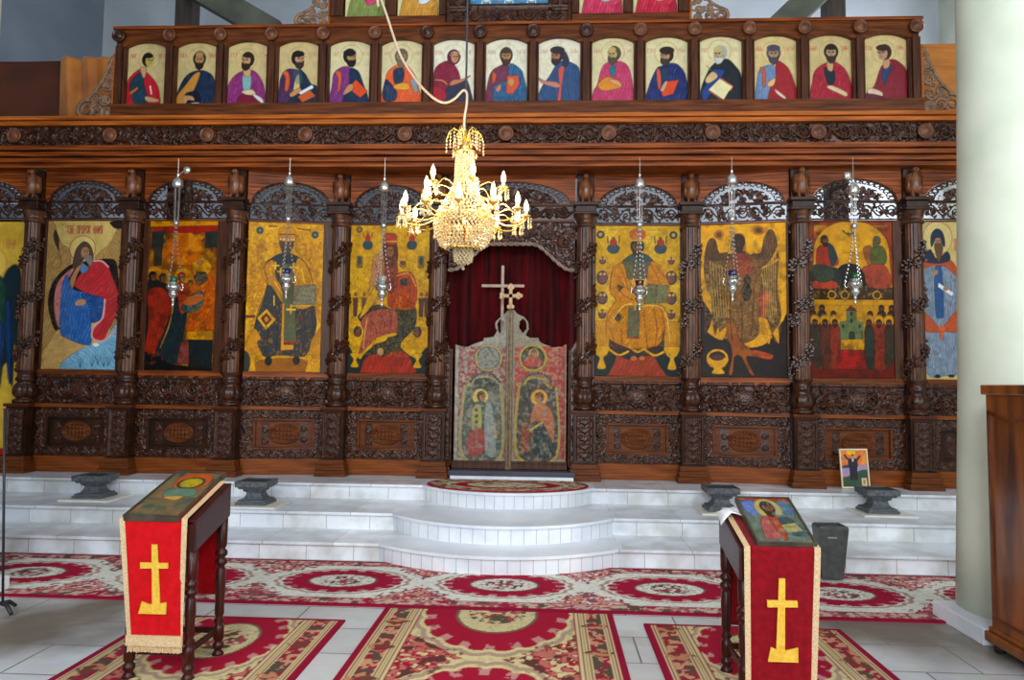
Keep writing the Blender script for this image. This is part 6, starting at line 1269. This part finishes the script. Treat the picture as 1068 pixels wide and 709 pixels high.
# dark bins against the steps
BIN = mat('dark_green_grey_metal', rgb(58, 62, 60), rgb(76, 80, 78), .45, scale=20)
def bin_(x, y, lab):
    t = thing('metal_box', lab, 'box', (x, y, .024), 0, 'dark metal boxes before the steps')
    MB().lathe([(.115, 0), (.16, .36), (.165, .4), (.16, .42), (.13, .43), (.13, .415)], (0, 0, 0), 4, 1, .75, 0).build('body', BIN, t, bevel=.004)
    MB().box(-.05, .02, -.09, -.082, .33, .34).build('slot', mat('pale_slot', rgb(150, 150, 146)), t)
bin_(2.30, 6.05, 'dark tapered metal box behind the right lectern, on the runner'); v = atZ(135, 590, 0); bin_(v.x+.07, 6.05, 'dark tapered metal box mostly hidden behind the left lectern')
# ================================================================ cabinet at the right
CAB = mat('amber_veneer', rgb(66, 29, 8), rgb(142, 76, 24), .34, scale=2.6, stretch=(3, 3, .55), detail=3, coat=.35)
t = thing('wooden_cabinet', 'tall amber-brown veneered cabinet at the right edge, before the pillar', 'cabinet', (3.0, 4.05, 0)); 
MB().box(-.345, .5, -.52, .47, .09, 1.55).build('carcass', CAB, t, bevel=.006)
m = MB().box(-.375, .52, -.54, .5, .06, .12).box(-.36, .51, -.53, .485, .12, .15); m.build('base_moulding', CAB, t, bevel=.01)
MB().box(-.365, .51, -.53, .49, 1.525, 1.585).build('top_board', CAB, t, bevel=.008)
for y in (-.45, .45): MB().lathe([(.02, 0), (.032, .01), (.036, .035), (.028, .06)], (-.31, y, 0), 12).build('foot', IRON, t, True)
for y0, y1 in ((-.48, -.1), (.03, .44)):
    m = MB(); zt = 1.42
    m.box(-.358, -.344, y0, y0+.012, .2, zt).box(-.358, -.344, y1-.012, y1, .2, zt).box(-.358, -.344, y0, y1, .2, .212)
    for k in range(12):
        a, b = k/12, (k+1)/12; f = lambda q: zt-.05*math.sin(PI*q); ya, yb_ = y0+(y1-y0)*a, y0+(y1-y0)*b
        m.add([(-.358, ya, f(a)), (-.358, yb_, f(b)), (-.358, yb_, f(b)+.014), (-.358, ya, f(a)+.014), (-.344, ya, f(a)), (-.344, yb_, f(b)), (-.344, yb_, f(b)+.014), (-.344, ya, f(a)+.014)], [(0, 3, 2, 1), (4, 5, 6, 7), (3, 7, 6, 2), (0, 1, 5, 4)])
    m.build('panel_moulding', mat('dark_amber_edge', rgb(74, 34, 12), rgb(104, 52, 20), .3, coat=.3), t)
# ================================================================ cloths and boards on top of the cornice
SAT = mat('golden_satin', rgb(164, 84, 10), rgb(206, 126, 30), .38, scale=2.5, sheen=.3); BRN = mat('brown_satin', rgb(66, 28, 8), rgb(92, 42, 14), .5, scale=2)
a, b, c_, d_ = atY(-25, 127, 8.35), atY(63, 60, 8.35), atY(64, 124, 8.3), atY(121, 57, 8.3)
nx, nz = 50, 24; X, Z = np.meshgrid(np.linspace(0, 1, nx), np.linspace(0, 1, nz))
o = sheet('brown_drape', a.x-.3, b.x+.05, 4.602, b.z-.02, 8.4, BRN, None, H=np.sin(X*6+Z)*.4, depth=.02, thick=.004, org=((a.x+b.x)/2, 8.4, 4.602)); tag(o, 'dark brown satin drape above the cornice at the far left', 'drape')
o = sheet('golden_drape', b.x, d_.x, 4.602, d_.z, 8.36, SAT, None, H=np.sin((X-.12*(1-Z))*16)*np.exp(-((X-.2)/.25)**2)*.9+.2*np.sin(X*24+Z*3), depth=.06, thick=.004, org=((b.x+d_.x)/2, 8.36, 4.602)); tag(o, 'golden orange satin drape above the cornice, beside the left bracket', 'drape')
a, b = atY(958, 46, 8.35), atY(1000, 118, 8.35); o = MB().box(a.x-.05, b.x+.9, 8.35, 8.39, 4.602, a.z).build('amber_board', mat('amber_plywood', rgb(176, 100, 28), rgb(206, 128, 44), .4, scale=3, stretch=(.6, 1, 6))); tag(o, 'amber plywood board above the cornice behind the right bracket', 'board')
# ================================================================ hanging oil lamps
def glass(name, c): return mat(name, c, c, .08, spec=.8, trans=.35)
G = {'green': glass('green_glass', rgb(20, 110, 60)), 'blue': glass('blue_glass', rgb(30, 36, 120)), 'red': glass('red_glass', rgb(110, 16, 20)), 'clear': glass('clear_glass', rgb(190, 190, 190))}
def oil_lamp(x, ztop, zbot, glassk, label, hook=None):
    L_ = ztop-zbot; t = thing('hanging_oil_lamp', label, 'oil lamp', (x, 7.72, zbot), 0, 'silver hanging oil lamps')
    MB().lathe([(.01, 0), (.055, 0), (.062, .02), (.06, .07), (.04, .1), (.016, .115), (.01, .135), (.02, .145), (.003, .165)], (0, 0, L_-.15), 12).build('top_crown', SILVER, t, True)
    MB().tube([(0, 0, L_), (0, 0, 4.03-zbot)], .004, 5).build('hook_wire', CHAIN, t)
    z1 = L_-.15; z2 = L_*.63; c = MB()
    for dx, dy in ((-.03, 0), (.03, 0), (0, .03), (0, -.03)): c.tube([(dx, dy, z1), (dx*.8, dy*.8, z2+.02)], .0028, 5)
    c.build('suspension_chain', CHAIN, t); MB().lathe([(.01, 0), (.03, .01), (.034, .03), (.03, .05), (.012, .06)], (0, 0, z2-.03), 12).build('balance_weight', SILVER, t, True)
    bz = .26; 
    for k in range(3):
        q = 2*PI*k/3+.5; b = MB(); n = 13
        for i in range(n+1):
            s = i/n; r = .012+(.095-.012)*s**1.6; z = z2-.05-(z2-.05-bz)*s; b.ball((r*math.cos(q), r*math.sin(q), z), .0105, .0105, .015, 6, 4)
        b.build('bead_chain', SILVER, t)
    MB().lathe([(.03, .25), (.04, .29), (.05, .335), (.046, .335), (.036, .29), (.028, .26)], (0, 0, 0), 14).build('glass_cup', G[glassk], t, True)
    b = MB().lathe([(.005, 0), (.013, .015), (.016, .03), (.006, .045), (.01, .06), (.022, .075), (.014, .09), (.03, .105), (.05, .13), (.052, .15), (.034, .165), (.05, .18), (.072, .2), (.078, .225), (.06, .245), (.05, .255), (.055, .27), (.04, .28)], (0, 0, 0), 16); b.build('silver_bowl', SILVER, t, True)
    for k in range(3):
        q = 2*PI*k/3+.5; MB().tube([(r*math.cos(q), r*math.sin(q), z) for r, z in ((.06, .2), (.09, .19), (.1, .22), (.088, .26), (.075, .25))], .007, 6).build('scroll_handle', SILVER, t, True)
    if hook: MB().ball(hook, .045, .03, .045, 12, 8).tube([(0, 0, L_-.02), (hook[0]*.7, 0, hook[2]), hook], .006, 6).build('round_boss', SILVER, t, True)
LMP = [(180, 182, 320, 'green', 'in front of the dark presentation icon', (.1, 0, 1)), (298, 180, 312, 'blue', 'in front of the enthroned bishop icon', None), (398, 186, 320, 'clear', 'in front of the mother and child icon', None),
       (667, 182, 325, 'red', 'in front of the enthroned ruler icon', None), (764, 178, 315, 'blue', 'in front of the winged saint icon', None), (892, 188, 318, 'green', 'in front of the two-tier icon', (-.06, 0, 1))]
for px, ya, yb, g, lab, hk in LMP:
    a, b = atY(px, ya, 7.72), atY(px, yb, 7.72)
    if hk: hk = (hk[0], 0, a.z-b.z+.05)
    oil_lamp(b.x, a.z, b.z, g, 'silver hanging oil lamp with %s glass, %s' % (g, lab), hk)
# ================================================================ chandelier
CXc, CYc = -.45, 3.72
t = thing('chandelier', 'crystal and brass chandelier with two tiers of lit candle bulbs', 'chandelier', (CXc, CYc, 2.16)); B0 = 2.16
zz = lambda py: atY(483, py, CYc).z-B0
zc = zz(135); zbase = 0
MB().lathe([(.012, zz(262)), (.012, zz(160)), (.03, zz(158)), (.02, zz(152)), (.014, zz(145)), (.01, zc)], (0, 0, 0), 12).build('brass_stem', BRASS, t, True)
def bead_rows(name, prof, rows, per, rad, stuff=True, sz=.0075):
    m = MB()
    for i in range(rows):
        s = i/(rows-1); r = np.interp(s, [q[0] for q in prof], [q[1] for q in prof]); z = np.interp(s, [q[0] for q in prof], [q[2] for q in prof]); n = max(int(2*PI*r/(sz*2.5)), 6)
        for k in range(n): q = 2*PI*(k+.5*(i % 2))/n; m.octa((r*math.cos(q), r*math.sin(q), z), sz, sz*1.15)
    o = m.build(name, CRYSTAL, t)
    if stuff: o['kind'] = 'stuff'
    return o
k_ = CYc/750
bead_rows('crystal_tower', [(0, 9*k_*1.0, zz(160)), (.6, 10*k_, zz(190)), (.8, 16*k_, zz(203)), (1, 28*k_, zz(222))], 24, 0, 0)
bead_rows('crystal_basket', [(0, 31*k_, zz(228)), (.3, 31*k_, zz(236)), (.6, 29*k_, zz(246)), (.85, 24*k_, zz(256)), (1, 16*k_, zz(260))], 13, 0, 0, sz=.009)
bead_rows('crystal_tassel', [(0, 10*k_, zz(261)), (.7, 9*k_, zz(272)), (.9, 5*k_, zz(275)), (1, .5*k_, zz(280))], 8, 0, 0, sz=.008)
for r, py, h in ((29.5, 226, .016), (17, 259.5, .01), (10, 159, .012), (11, 196, .01)):
    R_ = r*k_; MB().lathe([(R_-.004, 0), (R_+.004, 0), (R_+.005, h), (R_-.004, h), (R_-.004, 0)], (0, 0, zz(py)-h/2), 40).build('brass_ring', BRASS, t, True)
sp = MB()
for k in range(6):
    q = 2*PI*k/6+.3; P = [(r*k_*math.cos(q), r*k_*math.sin(q), zz(y)) for r, y in ((2, 150), (6, 138), (12, 135), (17, 139), (20, 147))]; sp.tube(P, .004, 6)
sp.build('crown_spray', BRASS, t, True)
cm = MB()
for k in range(6):
    q = 2*PI*k/6+.3
    for r, y0, n in ((20, 148, 4), (12, 138, 5), (16, 140, 5)):
        for i in range(n): cm.octa((r*k_*math.cos(q), r*k_*math.sin(q), zz(y0)-.005-i*.018), .006, .009)
    cm.octa((12*k_*math.cos(q), 12*k_*math.sin(q), zz(162)), .01, .018)
o = cm.build('crown_pendants', CRYSTAL, t); o['kind'] = 'stuff'
def arm(q, r0, r1, ybase, ycup, n_p=6):
    c, s = math.cos(q), math.sin(q); P = smooth_pts([(r0*k_, zz(ybase)), ((r0*.6+r1*.4)*k_, zz(ybase)-.035), ((r0*.2+r1*.8)*k_, zz(ybase)-.03), (r1*k_, zz(ycup)-.01)], 5, False)
    a = MB().tube([(r*c, r*s, z) for r, z in P], .0045, 6).build('arm', BRASS, t, True)
    P2 = smooth_pts([(r0*k_, zz(ybase)+.01), ((r0+r1)/2*k_, zz(ybase)+.05), ((r0*.2+r1*.8)*k_, zz(ybase)+.01)], 5, False); MB().tube([(r*c, r*s, z) for r, z in P2], .003, 6).build('arm_scroll', BRASS, a, True)
    x, y, z = r1*k_*c, r1*k_*s, zz(ycup)
    MB().lathe([(.004, -.012), (.012, -.004), (.026, .004), (.028, .009), (.01, .006), (.009, .0)], (x, y, z), 14).build('drip_pan', BRASS, a, True)
    MB().lathe([(.009, .004), (.009, .03), (.007, .032)], (x, y, z), 10).build('candle_tube', IVORY, a, True)
    MB().lathe([(.005, .03), (.0115, .042), (.013, .054), (.009, .072), (.003, .088), (.0008, .094)], (x, y, z), 10).build('bulb', BULB, a, True)
    m = MB()
    for i in range(n_p):
        w = 2*PI*i/n_p
        for j in range(4): m.octa((x+.026*math.cos(w), y+.026*math.sin(w), z-.008-j*.014), .0048 if j < 3 else .0075, .0065 if j < 3 else .013)
    m.build('crystal_pendants', CRYSTAL, a)
for k in range(6): arm(-PI/2+math.asin(57/180)+k*PI/3, 10, 43, 201, 199)
for k in range(12): arm(-PI/2+.04+k*PI/6, 29, 66, 228, 226)
# stem cable + slack white cable
tz = 8-B0
o = MB().tube([(0, 0, zc), (.0, 0, 7.99-B0)], .0055, 6).build('suspension_rod', IRON, t)
W_ = mat('cream_cable', rgb(176, 150, 124), rgb(190, 166, 140), .6)
pts = [(388, -60), (392, -20), (404, 18), (417, 56), (430, 78), (442, 93), (455, 104), (465, 107), (474, 103), (480, 97), (484, 94), (487, 98), (486.5, 110), (484.5, 122), (484, 136)]
P = [tuple(atY(x, y, CYc-.03)) for x, y in pts]; P = [(P[0][0]-.5, CYc-.03, 7.99)]+P
o = MB().tube([tuple(v) for v in smooth_pts(P, 6, False)], .0065, 8).build('power_cable', W_, None, True); tag(o, 'slack cream power cable swinging down to the chandelier', 'cable')
# ================================================================ iron floor stand at the left edge
v = atZ(10, 640, 0); t = thing('iron_stand', 'thin dark iron stand at the left edge of the floor', 'stand', (v.x-.05, v.y, 0))
tp_ = atY(5, 426, v.y); MB().tube([(0, 0, .05), (tp_.x-v.x+.05, 0, tp_.z)], .008, 8).build('pole', IRON, t, True)
for q in (-.5, 1.6, 3.7): MB().tube([(0, 0, .07), (.06*math.cos(q), .06*math.sin(q), .06), (.12*math.cos(q), .12*math.sin(q), .018)], [.012, .014, .012], 8).build('foot', IRON, t, True)
# ================================================================ light
w = bpy.data.worlds.new('world'); scene.world = w; w.use_nodes = True
w.node_tree.nodes['Background'].inputs[0].default_value = (*rgb(200, 214, 240), 1); w.node_tree.nodes['Background'].inputs[1].default_value = .55
def area(name, loc, tgt, sx, sy, e, c):
    l = bpy.data.lights.new(name, 'AREA'); l.shape = 'RECTANGLE'; l.size = sx; l.size_y = sy; l.energy = e; l.color = c
    o = bpy.data.objects.new(name, l); COL.objects.link(o); o.location = loc; d = Vector(tgt)-Vector(loc); o.rotation_euler = d.to_track_quat('-Z', 'Y').to_euler(); return o
def point(name, loc, e, c, r=.03):
    l = bpy.data.lights.new(name, 'POINT'); l.energy = e; l.color = c; l.shadow_soft_size = r; o = bpy.data.objects.new(name, l); COL.objects.link(o); o.location = loc; return o
area('west_daylight_fill', (-.5, -3.9, 1.9), (-.4, 8, 1.2), 2.6, 3.4, 300, (.86, .93, 1.0))  # fill lamp added behind the viewer, standing in for daylight
for x in (-4.2, -.5, 3.2): area('west_high_daylight_fill', (x, -3.9, 5.6), (x*.4, 8, .8), 1.4, 2.6, 310, (.88, .94, 1.0))  # added fill lamps, kept small so the carving catches glints
area('window_daylight_south', (6.15, 2.1, 4.2), (0, 6.5, .6), 1.4, 5.2, 190, (.86, .93, 1.0))
area('window_daylight_south', (6.15, -1.5, 4.2), (0, 6, .6), 1.4, 5.2, 150, (.86, .93, 1.0))
area('sanctuary_area_light', (6.1, 9.6, 4.4), (0, 10.8, 3.6), 2.4, 4.5, 360, (.92, .96, 1.0))
area('sanctuary_area_light', (-7.5, 9.8, 3.2), (0, 10.8, 2.6), 1.6, 2.5, 50, (.86, .92, 1.0))  # fill lamp added to brighten the left lattice holes; wall_left has no window
warm = (1.0, .80, .52)
for q in range(4): point('chandelier_glow', (CXc+.24*math.cos(q*PI/2+.6), CYc+.24*math.sin(q*PI/2+.6), 2.16+zz(206)), 17, warm, .05)
point('chandelier_glow', (CXc, CYc, 2.16+zz(236)), 3.5, warm, .04)
vs_ = scene.view_settings; vs_.view_transform = 'Standard'; vs_.look = 'None'; vs_.gamma = 1; vs_.use_curve_mapping = False; vs_.exposure = -0.3
scene.cycles.max_bounces = 6
